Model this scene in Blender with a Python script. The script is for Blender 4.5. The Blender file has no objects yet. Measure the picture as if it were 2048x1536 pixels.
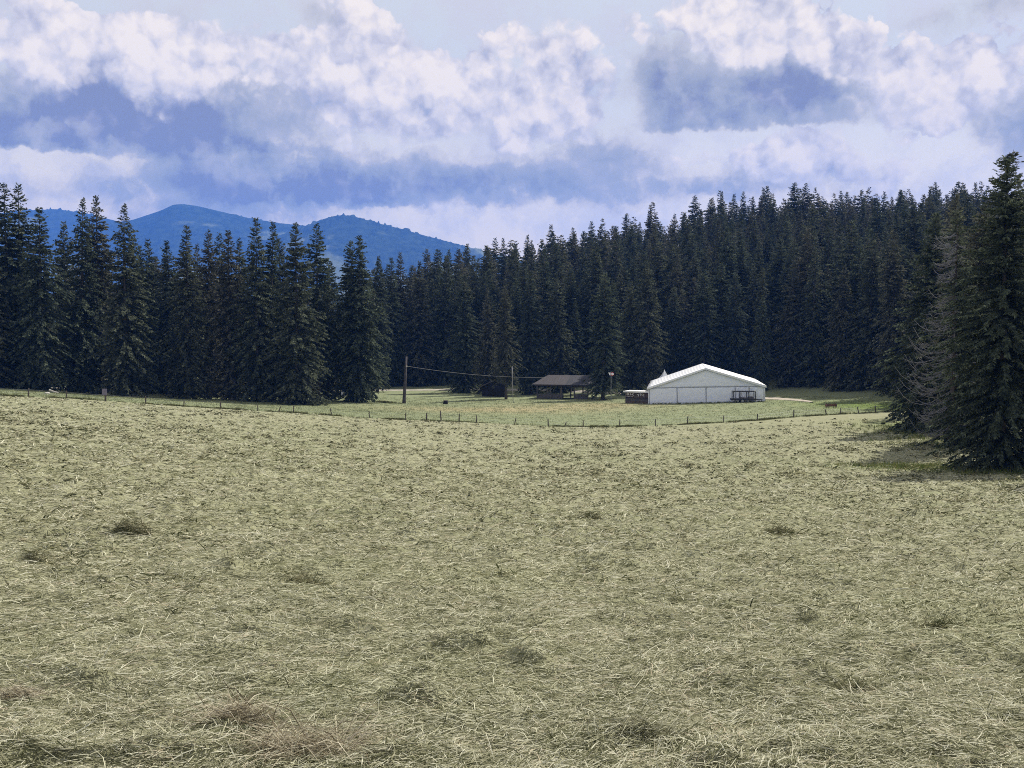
import bpy, math, random
import numpy as np
R = math.radians
C = bpy.context.scene.collection
SC = bpy.context.scene

# ------------------------------------------------------------------ camera, world, sun, exposure
cam_d = bpy.data.cameras.new('camera'); cam = bpy.data.objects.new('camera', cam_d); C.objects.link(cam)
F = 2000.0                                   # focal length in pixels of a 2048 wide picture
PITCH = math.atan(103 / F)
cam_d.sensor_width = 36; cam_d.lens = 36 * F / 2048
cam_d.clip_start = 0.1; cam_d.clip_end = 30000
cam.location = (0, 0, 0); cam.rotation_euler = (R(90) - PITCH, 0, 0)
SC.camera = cam
SUN_AZ, SUN_EL = R(44), R(47)                # to the right of the view direction, behind the scene
sl = bpy.data.lights.new('sun', 'SUN'); sun = bpy.data.objects.new('sun', sl); C.objects.link(sun)
sl.energy = 5.0; sl.angle = R(0.53); sl.color = (1.0, 0.95, 0.86)
sun.location = (60, 60, 90)
sun.rotation_euler = (R(90) - SUN_EL, 0, math.pi - SUN_AZ)
SC.view_settings.view_transform = 'Standard'; SC.view_settings.look = 'None'
SC.view_settings.exposure = 0.45; SC.view_settings.gamma = 1.0
cy = SC.cycles
cy.max_bounces = 5; cy.diffuse_bounces = 3; cy.glossy_bounces = 2; cy.transmission_bounces = 3
cy.transparent_max_bounces = 6; cy.volume_bounces = 1; cy.use_denoising = False; cy.pixel_filter_type = 'BLACKMAN_HARRIS'; cy.filter_width = 1.0
cy.sample_clamp_indirect = 4.0


class NT:
    """small helper that writes shader node graphs"""
    def __init__(s, tree): s.t = tree; s.n = tree.nodes; s.l = tree.links
    def put(s, sock, v):
        if isinstance(v, bpy.types.NodeSocket): s.l.new(v, sock)
        elif v is not None:
            try: sock.default_value = v
            except Exception: sock.default_value = (*v, 1.0)
    def m(s, op, a, b=None, c=None, clamp=False):
        n = s.n.new('ShaderNodeMath'); n.operation = op; n.use_clamp = clamp
        s.put(n.inputs[0], a)
        if b is not None: s.put(n.inputs[1], b)
        if c is not None: s.put(n.inputs[2], c)
        return n.outputs[0]
    def v(s, op, a, b=None):
        n = s.n.new('ShaderNodeVectorMath'); n.operation = op
        s.put(n.inputs[0], a)
        if b is not None:
            if op == 'SCALE': s.put(n.inputs['Scale'], b)
            else: s.put(n.inputs[1], b)
        return n.outputs['Value'] if op in ('LENGTH', 'DOT_PRODUCT') else n.outputs['Vector']
    def noise(s, vec, scale, detail=4, rough=0.5, dist=0.0, col=False):
        n = s.n.new('ShaderNodeTexNoise'); n.noise_dimensions = '3D'
        s.put(n.inputs['Vector'], vec); s.put(n.inputs['Scale'], scale); s.put(n.inputs['Detail'], detail)
        s.put(n.inputs['Roughness'], rough); s.put(n.inputs['Distortion'], dist)
        return n.outputs['Color' if col else 'Fac']
    def voro(s, vec, scale, detail=0.0, feature='F1', rough=0.5):
        n = s.n.new('ShaderNodeTexVoronoi'); n.voronoi_dimensions = '3D'; n.feature = feature
        s.put(n.inputs['Vector'], vec); s.put(n.inputs['Scale'], scale); s.put(n.inputs['Detail'], detail)
        s.put(n.inputs['Roughness'], rough)
        return n.outputs['Distance']
    def step(s, x, a, b, to0=0.0, to1=1.0):
        n = s.n.new('ShaderNodeMapRange'); n.interpolation_type = 'SMOOTHSTEP'
        s.put(n.inputs[0], x); s.put(n.inputs[1], a); s.put(n.inputs[2], b); s.put(n.inputs[3], to0); s.put(n.inputs[4], to1)
        return n.outputs[0]
    def mix(s, f, a, b, blend='MIX'):
        n = s.n.new('ShaderNodeMix'); n.data_type = 'RGBA'; n.blend_type = blend; n.clamp_factor = True
        s.put(n.inputs[0], f); s.put(n.inputs[6], a); s.put(n.inputs[7], b)
        return n.outputs[2]
    def ramp(s, f, stops):
        n = s.n.new('ShaderNodeValToRGB'); s.put(n.inputs[0], f)
        e = n.color_ramp.elements
        while len(e) < len(stops): e.new(0.5)
        for k, (p, c) in enumerate(stops): e[k].position = p; e[k].color = (*c, 1)
        return n.outputs[0]
    def xyz(s, x, y, z=0.0):
        n = s.n.new('ShaderNodeCombineXYZ'); s.put(n.inputs[0], x); s.put(n.inputs[1], y); s.put(n.inputs[2], z)
        return n.outputs[0]
    def attr(s, name, out='Fac'):
        n = s.n.new('ShaderNodeAttribute'); n.attribute_name = name; return n.outputs[out]


# ---- sky: Nishita clear sky with a bank of procedural cumulus in world directions
W = bpy.data.worlds.new('World'); SC.world = W; W.use_nodes = True
T = NT(W.node_tree); T.n.clear()
out = T.n.new('ShaderNodeOutputWorld'); bg = T.n.new('ShaderNodeBackground'); T.l.new(bg.outputs[0], out.inputs[0])
SKY_STRENGTH = 0.1
SKY_GAIN = 0.80
bg.inputs['Strength'].default_value = SKY_STRENGTH
sky = T.n.new('ShaderNodeTexSky'); sky.sky_type = 'NISHITA'; sky.sun_disc = False
sky.sun_elevation = SUN_EL; sky.sun_rotation = SUN_AZ; sky.altitude = 1100; sky.air_density = 1.0; sky.dust_density = 1.0
tc = T.n.new('ShaderNodeTexCoord').outputs['Generated']
sp = T.n.new('ShaderNodeSeparateXYZ'); T.l.new(tc, sp.inputs[0])
az = T.m('ARCTAN2', sp.outputs[0], sp.outputs[1]); el = T.m('ARCSINE', sp.outputs[2])
uv = T.xyz(az, el, 0.37)


def ang(px, py):                             # photograph pixel -> azimuth, elevation in radians
    y = math.cos(PITCH) + math.sin(PITCH) * (768 - py) / F
    z = -math.sin(PITCH) + math.cos(PITCH) * (768 - py) / F
    x = (px - 1024) / F
    return math.atan2(x, y), math.asin(z / math.sqrt(x * x + y * y + z * z))


def vsub5(n): return T.v('SUBTRACT', n, (0.5, 0.5, 0.5))


nz1 = T.noise(uv, 9, 3, 0.55, col=True); nz2 = T.noise(uv, 52, 3, 0.6, col=True)
w1 = T.v('SCALE', vsub5(nz1), 0.075)
w2 = T.v('SCALE', vsub5(nz2), 0.020)
p2 = T.v('ADD', uv, w2)                      # lightly ruffled, for the flat cloud bases
p1 = T.v('ADD', p2, w1)
sp2 = T.n.new('ShaderNodeSeparateXYZ'); T.l.new(p2, sp2.inputs[0])

grp = bpy.data.node_groups.new('cloud_relief', 'ShaderNodeTree')
grp.interface.new_socket('P', in_out='INPUT', socket_type='NodeSocketVector')
grp.interface.new_socket('H', in_out='OUTPUT', socket_type='NodeSocketFloat')
G = NT(grp); gi = G.n.new('NodeGroupInput'); go = G.n.new('NodeGroupOutput')
P = gi.outputs[0]
bil = G.m('SUBTRACT', 1.0, G.voro(P, 15, 3.0, rough=0.66))
big = G.noise(P, 7, 7, 0.62)
G.l.new(G.m('MULTIPLY_ADD', bil, 0.75, G.m('MULTIPLY', big, 1.0)), go.inputs[0])


def relief(vec):
    n = T.n.new('ShaderNodeGroup'); n.node_tree = grp; T.l.new(vec, n.inputs[0]); return n.outputs[0]


rp = T.v('ADD', uv, T.v('SCALE', vsub5(nz2), 0.016))
h0 = relief(rp)
h1 = relief(T.v('ADD', rp, (0.009, 0.015, 0.0)))
lit = T.m('MULTIPLY', T.m('SUBTRACT', h0, h1), 1.05)
puffy = T.m('MULTIPLY', T.m('SUBTRACT', h0, 0.96), 1.0)


def total(lst):
    """sum of soft blobs: px, py, rx, ry, height[, flat underside]"""
    r = None
    for q in lst:
        px, py, rx, ry, amp = q[:5]; a, e = ang(px, py); sx, sy = F / (rx * 1.85), F / (ry * 1.85)
        vm = T.n.new('ShaderNodeVectorMath'); vm.operation = 'MULTIPLY_ADD'; T.l.new(p1, vm.inputs[0])
        vm.inputs[1].default_value = (sx, sy, 0); vm.inputs[2].default_value = (-a * sx, -e * sy, 0)
        gt = T.n.new('ShaderNodeTexGradient'); gt.gradient_type = 'SPHERICAL'; T.l.new(vm.outputs[0], gt.inputs[0])
        gg_ = gt.outputs['Fac']; amp *= 1.35
        if len(q) > 5 and q[5] is not None:
            eb = ang(px, q[5])[1]; gg_ = T.m('MULTIPLY', gg_, T.step(sp2.outputs[1], eb - 9 / F, eb + 9 / F))
        r = T.m('MULTIPLY', gg_, amp) if r is None else T.m('MULTIPLY_ADD', gg_, amp, r)
    return r


# shaded bases: px, py, rx, ry, depth, flat underside
SHADE = [(110, 250, 200, 75, 1.0, 302), (300, 235, 110, 50, 0.25, 300), (500, 255, 150, 66, 0.62, 304), (440, 150, 90, 50, 0.30, None), (150, 160, 90, 60, 0.35, None),
         (450, 385, 220, 62, 0.72, None), (760, 372, 220, 50, 0.78, 412), (620, 340, 120, 40, 0.3, None), (1440, 185, 160, 90, 0.62, 260), (1560, 215, 150, 55, 0.5, 258),
         (1330, 200, 40, 60, 0.3, None), (1190, 330, 110, 40, 0.55, None), (1060, 390, 150, 24, 0.5, None), (2040, 240, 70, 50, 0.6, None), (690, 40, 80, 40, 0.4, None), (330, 40, 80, 50, 0.3, None),
         (1490, 358, 110, 28, 0.4, None), (1720, 150, 130, 45, 0.28, None), (1960, 20, 140, 30, 0.35, None), (1390, 395, 110, 20, 0.4, None), (1720, 370, 120, 14, 0.3, None), (900, 150, 90, 40, 0.22, None),
         (20, 370, 60, 30, 0.2, None), (1010, 260, 90, 26, 0.25, None)]
# sunlit heaps
PUFF = [(30, 70, 80, 90, 0.85), (170, 40, 120, 60, 0.55), (290, 105, 110, 55, 0.85), (330, 195, 75, 60, 0.8), (560, 60, 160, 70, 0.75), (730, 70, 66, 66, 1.0), (730, 160, 120, 55, 0.7),
        (720, 235, 120, 60, 0.9), (870, 250, 150, 75, 0.85), (1000, 180, 150, 85, 0.85), (1110, 130, 110, 80, 0.8), (1180, 250, 120, 60, 0.7), (1290, 90, 40, 50, 0.6), (1440, 60, 110, 55, 1.0), (1550, 60, 75, 65, 1.0),
        (1400, 168, 80, 16, 0.6), (1650, 110, 110, 60, 0.6), (1800, 90, 140, 60, 0.65), (1780, 200, 190, 60, 0.65), (1980, 130, 110, 70, 0.6), (1470, 322, 140, 40, 1.0), (1620, 345, 110, 34, 0.85), (1760, 345, 90, 32, 0.85),
        (1300, 390, 90, 30, 0.6), (110, 340, 170, 34, 0.9), (220, 390, 80, 30, 0.8), (60, 390, 100, 24, 0.6), (490, 316, 120, 14, 0.6), (900, 425, 150, 26, 0.9), (660, 420, 60, 14, 0.6), (930, 352, 56, 26, 0.6),
        (1028, 328, 34, 26, 0.75), (1150, 300, 90, 30, 0.55), (650, 140, 70, 40, 0.4), (210, 180, 60, 30, 0.4), (100, 130, 120, 60, 0.55), (410, 110, 130, 60, 0.6), (560, 160, 80, 45, 0.45), (840, 150, 90, 60, 0.5), (1850, 250, 220, 50, 0.45), (300, 262, 60, 36, 0.6), (560, 215, 70, 40, 0.5), (400, 190, 70, 50, 0.5), (90, 180, 70, 40, 0.4), (480, 420, 100, 20, 0.3), (1060, 60, 80, 36, 0.35)]
fine = T.m('SUBTRACT', T.noise(p2, 17, 9, 0.66), 0.5)
D = T.m('MULTIPLY', total(SHADE), T.m('ADD', 0.80, T.m('ADD', T.m('MULTIPLY', fine, 2.0), T.m('MULTIPLY', lit, -0.35))))
Wd = T.m('SUBTRACT', T.m('ADD', T.m('ADD', total(PUFF), T.m('MULTIPLY', fine, 1.5)), T.m('MULTIPLY', puffy, 1.0)), T.m('MULTIPLY', D, 0.30))
soft = T.noise(uv, 5.5, 3, 0.55)             # some heaps have crisp edges, others are veiled
Wm = T.step(Wd, 0.20, T.m('ADD', T.m('ADD', 0.32, T.m('MULTIPLY', T.step(soft, 0.40, 0.60), 0.55)), T.m('MULTIPLY', T.step(D, 0.15, 0.6), 0.75)))
horizon = T.step(el, 0.04, 0.26)
pale = T.mix(horizon, (1.36, 1.22, 0.93), (0.69, 0.78, 0.95))
pale = T.mix(T.m('MULTIPLY', T.step(fine, -0.12, 0.14), 0.6), pale, (0.68, 0.69, 0.86))
shadec = T.ramp(D, [(0.0, (0.56, 0.62, 0.84)), (0.35, (0.46, 0.52, 0.70)), (0.7, (0.335, 0.40, 0.57)), (1.0, (0.22, 0.26, 0.46))])
shadec = T.mix(T.m('MULTIPLY', T.step(lit, -0.05, 0.5), 0.4), shadec, (0.52, 0.56, 0.79))
under = T.mix(T.step(D, 0.05, 0.5), pale, shadec)
wl = T.m('ADD', T.m('SUBTRACT', T.m('ADD', T.m('ADD', 0.66, lit), T.m('MULTIPLY', T.m('SUBTRACT', soft, 0.5), -0.55)), T.m('MULTIPLY', D, 0.22)), T.m('MULTIPLY', T.m('SUBTRACT', Wd, 0.6), 0.16))
whitec = T.ramp(wl, [(0.05, (0.33, 0.41, 0.69)), (0.35, (0.49, 0.54, 0.78)), (0.60, (0.645, 0.70, 0.94)), (0.82, (0.79, 0.825, 1.02)), (1.0, (0.88, 0.91, 1.07))])
cl = T.mix(T.m('MULTIPLY', Wm, 0.93), under, whitec)
cl10 = T.v('MULTIPLY', cl, tuple(SKY_GAIN * k / SKY_STRENGTH for k in (1.28, 1.09, 0.76)))
cover = T.m('ADD', 0.78, T.m('MULTIPLY', T.m('MAXIMUM', Wm, T.step(D, 0.05, 0.4)), 0.22))
T.l.new(T.mix(cover, sky.outputs[0], cl10), bg.inputs['Color'])
try: W.cycles.sampling_method = 'MANUAL'; W.cycles.sample_map_resolution = 512
except Exception: pass


# ------------------------------------------------------------------ helpers
def ray(px, py):
    x = (px - 1024) / F; t = (768 - py) / F
    return np.array([x, math.cos(PITCH) + math.sin(PITCH) * t, -math.sin(PITCH) + math.cos(PITCH) * t])


def at(px, py, Y):
    r = ray(px, py); return r * (Y / r[1])


def np_mesh(name, V, Q, attrs=None, smooth=False):
    """V (n,3), Q (m,3|4) -> mesh"""
    V = np.ascontiguousarray(V, dtype=np.float32); Q = np.ascontiguousarray(Q, dtype=np.int32)
    me = bpy.data.meshes.new(name)
    me.vertices.add(len(V)); me.vertices.foreach_set('co', V.ravel())
    k = Q.shape[1]
    me.loops.add(Q.size); me.loops.foreach_set('vertex_index', Q.ravel())
    me.polygons.add(len(Q)); me.polygons.foreach_set('loop_start', np.arange(0, Q.size, k, dtype=np.int32))
    if smooth: me.polygons.foreach_set('use_smooth', np.ones(len(Q), dtype=bool))
    if attrs:
        for an, av in attrs.items():
            a = me.attributes.new(an, 'FLOAT', 'POINT'); a.data.foreach_set('value', np.ascontiguousarray(av, dtype=np.float32))
    me.update(calc_edges=True)
    return me


def link(name, me, mat=None, parent=None, loc=None):
    o = bpy.data.objects.new(name, me); C.objects.link(o)
    if mat is not None and me is not None and not me.materials: me.materials.append(mat)
    if parent is not None: o.parent = parent
    if loc is not None: o.location = loc
    return o


def tag(o, label=None, cat=None, group=None, kind=None):
    if label: o['label'] = label
    if cat: o['category'] = cat
    if group: o['group'] = group
    if kind: o['kind'] = kind
    return o


def thing(name, label, cat, loc=(0, 0, 0), rz=0.0, group=None):
    o = bpy.data.objects.new(name, None); C.objects.link(o)
    o.location = loc; o.rotation_euler = (0, 0, rz); o.empty_display_size = 0.3
    return tag(o, label, cat, group)


class MB:
    """collects boxes, bars and tubes into one mesh"""
    def __init__(s): s.v = []; s.f = []
    def add(s, vs, fs):
        b = len(s.v); s.v += [tuple(map(float, v)) for v in vs]; s.f += [tuple(b + i for i in f) for f in fs]; return s
    def box(s, x0, x1, y0, y1, z0, z1, ch=0.0):
        if ch <= 0:
            vs = [(x, y, z) for z in (z0, z1) for (x, y) in ((x0, y0), (x1, y0), (x1, y1), (x0, y1))]
            return s.add(vs, [(3, 2, 1, 0), (4, 5, 6, 7), (0, 1, 5, 4), (1, 2, 6, 5), (2, 3, 7, 6), (3, 0, 4, 7)])
        c = ch
        pr = [(x0 + c, y0), (x1 - c, y0), (x1, y0 + c), (x1, y1 - c), (x1 - c, y1), (x0 + c, y1), (x0, y1 - c), (x0, y0 + c)]
        cx, cyy = (x0 + x1) / 2, (y0 + y1) / 2
        vs = []
        for z, k in ((z0, 0), (z1 - c, 0), (z1, 1)):
            for (x, y) in pr:
                if k: x += c * (1 if x < cx else -1) * 0.7; y += c * (1 if y < cyy else -1) * 0.7
                vs.append((x, y, z))
        fs = [tuple(range(7, -1, -1)), tuple(range(16, 24))]
        for r in range(2):
            for i in range(8): j = (i + 1) % 8; fs.append((r * 8 + i, r * 8 + j, r * 8 + 8 + j, r * 8 + 8 + i))
        return s.add(vs, fs)
    def tube(s, pts, rad, n=8, cap=True):
        pts = [np.array(p, float) for p in pts]
        rad = rad if hasattr(rad, '__len__') else [rad] * len(pts)
        vs = []; up = np.array([0, 0, 1.0])
        for i, p in enumerate(pts):
            d = pts[min(i + 1, len(pts) - 1)] - pts[max(i - 1, 0)]; d /= (np.linalg.norm(d) + 1e-9)
            a = np.cross(d, up if abs(d[2]) < 0.9 else np.array([1.0, 0, 0])); a /= np.linalg.norm(a); b = np.cross(d, a)
            for k in range(n):
                t = 2 * math.pi * k / n; vs.append(p + rad[i] * (math.cos(t) * a + math.sin(t) * b))
        fs = []
        for i in range(len(pts) - 1):
            for k in range(n): j = (k + 1) % n; fs.append((i * n + k, i * n + j, i * n + n + j, i * n + n + k))
        if cap: fs.append(tuple(range(n - 1, -1, -1))); fs.append(tuple(range((len(pts) - 1) * n, len(pts) * n)))
        return s.add(vs, fs)
    def prism(s, poly, y0, y1):            # poly in xz, extruded along y
        n = len(poly); vs = [(x, y0, z) for x, z in poly] + [(x, y1, z) for x, z in poly]
        fs = [tuple(range(n)), tuple(range(2 * n - 1, n - 1, -1))]
        for i in range(n): j = (i + 1) % n; fs.append((j, i, n + i, n + j))
        return s.add(vs, fs)
    def build(s, name, mat, parent=None, smooth=False):
        me = bpy.data.meshes.new(name); me.from_pydata(s.v, [], s.f)
        if smooth:
            for p in me.polygons: p.use_smooth = True
        me.update(); return link(name, me, mat, parent)


def hsh(ix, iy, seed):
    h = (ix.astype(np.int64) * 374761393 + iy.astype(np.int64) * 668265263 + seed * 974634777) & 0xffffffff
    h = ((h ^ (h >> 13)) * 1274126177) & 0xffffffff
    return ((h ^ (h >> 16)) & 0xffff) / 65535.0


def vnoise(x, y, seed=0):                    # value noise in 0..1
    ix = np.floor(x); iy = np.floor(y); fx = x - ix; fy = y - iy
    fx = fx * fx * (3 - 2 * fx); fy = fy * fy * (3 - 2 * fy)
    a = hsh(ix, iy, seed); b = hsh(ix + 1, iy, seed); c = hsh(ix, iy + 1, seed); d = hsh(ix + 1, iy + 1, seed)
    return (a * (1 - fx) + b * fx) * (1 - fy) + (c * (1 - fx) + d * fx) * fy


def fbm(x, y, seed=0, octv=4, gain=0.5):
    s = 0.0; a = 1.0; t = 0.0
    for k in range(octv):
        s = s + a * vnoise(x + 17.3 * k, y - 9.1 * k, seed + k); t += a; a *= gain; x = x * 2.03; y = y * 2.03
    return s / t


def sstep(a, b, x):
    t = np.clip((x - a) / (b - a), 0, 1); return t * t * (3 - 2 * t)


# ------------------------------------------------------------------ terrain
FENCE = [(-160, 782), (-80, 788), (-20, 792), (55, 796), (131, 796), (210, 801), (290, 808), (366, 814), (440, 818), (514, 823), (556, 824), (586, 825), (662, 831),
         (738, 837), (811, 841), (852, 842), (882, 842), (918, 843), (953, 845), (1029, 849), (1097, 853), (1130, 854), (1167, 854), (1240, 854), (1312, 852),
         (1376, 849), (1449, 845), (1516, 840), (1589, 834), (1655, 830), (1683, 829), (1719, 826.5), (1753, 825), (1784, 823), (1850, 820), (1920, 818)]


def fence_Y(px): return float(np.interp(px, [-200, 0, 400, 1100, 1500, 1790, 1950], [104, 110, 116, 116, 122, 138, 150]))


ctl = []
def cp(px, py, Y): p = at(px, py, Y); ctl.append((p[0], p[1], p[2]))
for px, py in FENCE[::2]: cp(px, py, fence_Y(px))
for X in (-40, -20, 0, 20, 40):
    for Y in (-60, -20, 0, 12, 30): ctl.append((X, Y, -1.62 - max(Y, -10) * np.interp(X / max(Y, 25), [-0.6, 0, 0.6], [0.060, 0.113, 0.118])))
for (px, py, Y) in [(0, 850, 55), (0, 815, 85), (500, 905, 55), (500, 858, 85), (1024, 940, 60), (1024, 888, 88), (1500, 940, 62), (1500, 886, 90),
                    (2000, 942, 64), (1850, 893, 80), (2100, 880, 90), (1900, 845, 112), (2250, 960, 55), (-250, 830, 60),
                    # beyond the fence
                    (0, 780, 128), (-200, 772, 128), (150, 790, 132), (300, 797, 136), (250, 794, 148), (80, 780, 145), (600, 808, 150), (420, 797, 156), (330, 788, 170),
                    (711, 803, 160), (810, 808, 166), (1025, 806, 168), (1100, 822, 145), (800, 820, 143), (1298, 809, 160), (1527, 802, 159), (1412, 803, 172), (1412, 794, 186),
                    (1412, 830, 134), (1090, 797, 190), (1180, 797, 186), (970, 794, 190), (800, 786, 200), (920, 777, 216), (1060, 779, 210), (1240, 780, 205),
                    (560, 788, 190), (100, 775, 190), (700, 785, 195), (1600, 796, 170), (1700, 789, 176), (1680, 812, 150), (1800, 796, 165), (2000, 800, 150), (1400, 785, 200), (1600, 782, 190)]:
    cp(px, py, Y)
for (px, Y, z) in [(780, 260, -10), (780, 330, -9), (1000, 240, -10), (1000, 330, 1.0), (1200, 230, -9), (1200, 340, 9), (1400, 225, -7), (1400, 350, 19),
                   (1600, 215, -8), (1600, 300, 11), (1600, 360, 23), (1800, 200, -6), (1800, 280, 9), (1800, 360, 24), (2000, 190, -3), (2000, 280, 11), (2000, 360, 24),
                   (2400, 200, 2), (2400, 360, 26), (1600, 460, 24), (1200, 460, 6), (900, 460, -10), (500, 260, -11), (500, 400, -14), (0, 260, -10), (0, 400, -14), (-400, 200, -8),
                   (-400, 400, -12), (2300, 460, 24), (2600, 120, -4)]:
    ctl.append(((px - 1024) / F * Y, Y, z))
ctl = np.array(ctl); CC = 9.0
_d = np.sqrt(((ctl[:, None, :2] - ctl[None, :, :2]) ** 2).sum(-1) + CC * CC)
_n = len(ctl)
_A = np.zeros((_n + 3, _n + 3)); _A[:_n, :_n] = _d + np.eye(_n) * -0.6; _A[:_n, _n] = 1; _A[:_n, _n + 1:] = ctl[:, :2] / 100; _A[_n:, :_n] = _A[:_n, _n:].T
_w = np.linalg.solve(_A, np.concatenate([ctl[:, 2], [0, 0, 0]]))


def ground0(x, y):
    x = np.asarray(x, float); y = np.asarray(y, float); sh = x.shape; x = x.ravel(); y = y.ravel(); out = np.empty_like(x)
    for i in range(0, len(x), 60000):
        a = x[i:i + 60000, None] - ctl[None, :, 0]; b = y[i:i + 60000, None] - ctl[None, :, 1]
        out[i:i + 60000] = np.sqrt(a * a + b * b + CC * CC) @ _w[:_n] + _w[_n] + (x[i:i + 60000] * _w[_n + 1] + y[i:i + 60000] * _w[_n + 2]) / 100
    r = np.hypot(x, y); far = sstep(430, 620, r)
    side = sstep(150, 260, np.abs(x)) * (1 - sstep(150, 300, y))
    out = np.clip(out, -22, 30)
    out = out * (1 - side) + np.clip(out, -9, 3) * side
    out = out * (1 - far) + far * -20
    return out.reshape(sh)


FX = np.array([at(px, py, fence_Y(px))[0] for px, py in FENCE]); FYY = np.array([fence_Y(px) for px, py in FENCE])


def beyond(x, y):                             # metres beyond the fence line (negative = our side)
    az_ = np.arctan2(x, np.maximum(y, 1e-3)); fa = np.arctan2(FX, FYY)
    return np.where(y > 5, y - np.interp(az_, fa, FYY), -100.0)


def lumps(x, y):
    b = beyond(x, y); fld = 1 - sstep(-1.5, 1.0, b); near = 1 - sstep(70, 125, np.hypot(x, y))
    n1 = fbm(x / 0.55, y / 0.45, 3, 3); n2 = fbm(x / 1.7, y / 1.3, 9, 3); n3 = fbm(x / 6, y / 6, 21, 3)
    return (0.10 * (n1 - 0.5) + 0.28 * np.maximum(n2 - 0.52, 0) + 0.36 * np.maximum(n1 - 0.60, 0) + 0.10 * (n3 - 0.5)) * (0.35 + 0.65 * fld) * (0.3 + 0.7 * near)


def ground(x, y): return ground0(x, y) + lumps(x, y)
def gz(x, y): return float(ground(np.array([x]), np.array([y]))[0])


cols = np.concatenate([np.linspace(-36, 36, 900), np.linspace(36, 62, 130)[1:], np.linspace(62, 298, 80)[1:-1], np.linspace(298, 324, 130)[:-1]]); cols = np.radians(cols)
rows = np.concatenate([[0.6, 1.4, 2.2], np.geomspace(3, 135, 500), np.geomspace(135, 620, 90)[1:], np.geomspace(620, 6300, 22)[1:]])
A_, R_ = np.meshgrid(cols, rows)
gx = (R_ * np.sin(A_)).ravel(); gy = (R_ * np.cos(A_)).ravel(); gzv = ground(gx, gy)
nr, nc = len(rows), len(cols)
ii, jj = np.meshgrid(np.arange(nr - 1), np.arange(nc), indexing='ij'); j2 = (jj + 1) % nc
Q = np.stack([ii * nc + jj, ii * nc + j2, (ii + 1) * nc + j2, (ii + 1) * nc + jj], -1).reshape(-1, 4)[:, ::-1]
bey = beyond(gx, gy)
gpx = 1024 + F * gx / np.maximum(gy, 1)
mead = sstep(-0.8, 0.8, bey + 1.2 * (fbm(gx / 2, gy / 2, 5, 2) - 0.5))
tan_ = mead * np.exp(-(((gx - (-2)) / 18) ** 2 + ((gy - 148) / 9) ** 2) * 1.2) + mead * 0.9 * np.exp(-(((gx - 14) / 12) ** 2 + ((gy - 160) / 9) ** 2))
lush = mead * np.exp(-(((gx - 55) / 11) ** 2 + ((gy - 151) / 9) ** 2))
lush = lush + 0.75 * np.exp(-(((gx - 44) / 5) ** 2 + ((gy - 108) / 10) ** 2)) + 0.5 * np.exp(-(((gx - 26) / 4.5) ** 2 + ((gy - 65) / 2) ** 2))
floor_ = sstep(0, 14, gy - np.interp(gpx, [-300, 0, 300, 700, 800, 1050, 1250, 1560, 1700, 1800, 1900], [142, 142, 150, 170, 222, 216, 206, 196, 182, 168, 100]))


def mat(name, rough=0.9, spec=0.2):
    m = bpy.data.materials.new(name); m.use_nodes = True; t = NT(m.node_tree)
    b = t.n['Principled BSDF']; b.inputs['Roughness'].default_value = rough
    b.inputs['Specular IOR Level'].default_value = spec
    return m, t, b


def plain(name, col, rough=0.8, spec=0.25, var=0.25, scale=6.0, metal=0.0):
    m, t, b = mat(name, rough, spec); b.inputs['Metallic'].default_value = metal
    geo = t.n.new('ShaderNodeTexCoord').outputs['Object']
    n = t.noise(geo, scale, 6, 0.6)
    c = t.mix(t.step(n, 0.3, 0.7), tuple(x * (1 - var) for x in col), tuple(min(1, x * (1 + var)) for x in col))
    t.l.new(c, b.inputs['Base Color'])
    bp = t.n.new('ShaderNodeBump'); bp.inputs['Strength'].default_value = 0.15; bp.inputs['Distance'].default_value = 0.02
    t.l.new(t.noise(geo, scale * 6, 4), bp.inputs['Height']); t.l.new(bp.outputs[0], b.inputs['Normal'])
    return m


gm, t, b = mat('hay_meadow', 0.95, 0.1)
pos = t.n.new('ShaderNodeNewGeometry').outputs['Position']
n_f = t.noise(pos, 5.0, 6, 0.65); n_m = t.noise(pos, 0.9, 5, 0.6); n_l = t.noise(pos, 0.09, 4, 0.55)
st = t.v('MULTIPLY', pos, (3.0, 14.0, 14.0)); n_s = t.noise(st, 1.0, 6, 0.7)
hay = t.ramp(t.m('ADD', t.m('MULTIPLY', n_s, 0.55), t.m('MULTIPLY', t.noise(pos, 2.4, 6, 0.7), 0.45)), [(0.30, (0.095, 0.102, 0.052)), (0.42, (0.195, 0.195, 0.112)), (0.53, (0.285, 0.282, 0.178)), (0.70, (0.37, 0.363, 0.246))])
grn = t.ramp(n_f, [(0.3, (0.055, 0.075, 0.025)), (0.55, (0.12, 0.15, 0.055)), (0.75, (0.20, 0.22, 0.10))])
fac = t.m('ADD', t.m('MULTIPLY', t.m('SUBTRACT', n_m, 0.5), 1.6), t.m('MULTIPLY', t.m('SUBTRACT', n_l, 0.5), 2.2))
field = t.mix(t.step(fac, -0.2, 0.9, 0.05, 0.5), hay, grn)
meadow = t.ramp(n_f, [(0.28, (0.10, 0.122, 0.062)), (0.5, (0.185, 0.21, 0.113)), (0.72, (0.29, 0.31, 0.185))])
meadow = t.mix(t.m('MULTIPLY', t.step(t.noise(pos, 0.22, 5, 0.6), 0.55, 0.75), 0.5), meadow, (0.30, 0.26, 0.15))
tanc = t.ramp(n_f, [(0.3, (0.20, 0.17, 0.09)), (0.6, (0.35, 0.295, 0.165)), (0.8, (0.42, 0.36, 0.2))])
lushc = t.ramp(n_f, [(0.3, (0.06, 0.095, 0.015)), (0.6, (0.135, 0.195, 0.035)), (0.8, (0.2, 0.26, 0.06))])
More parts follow.
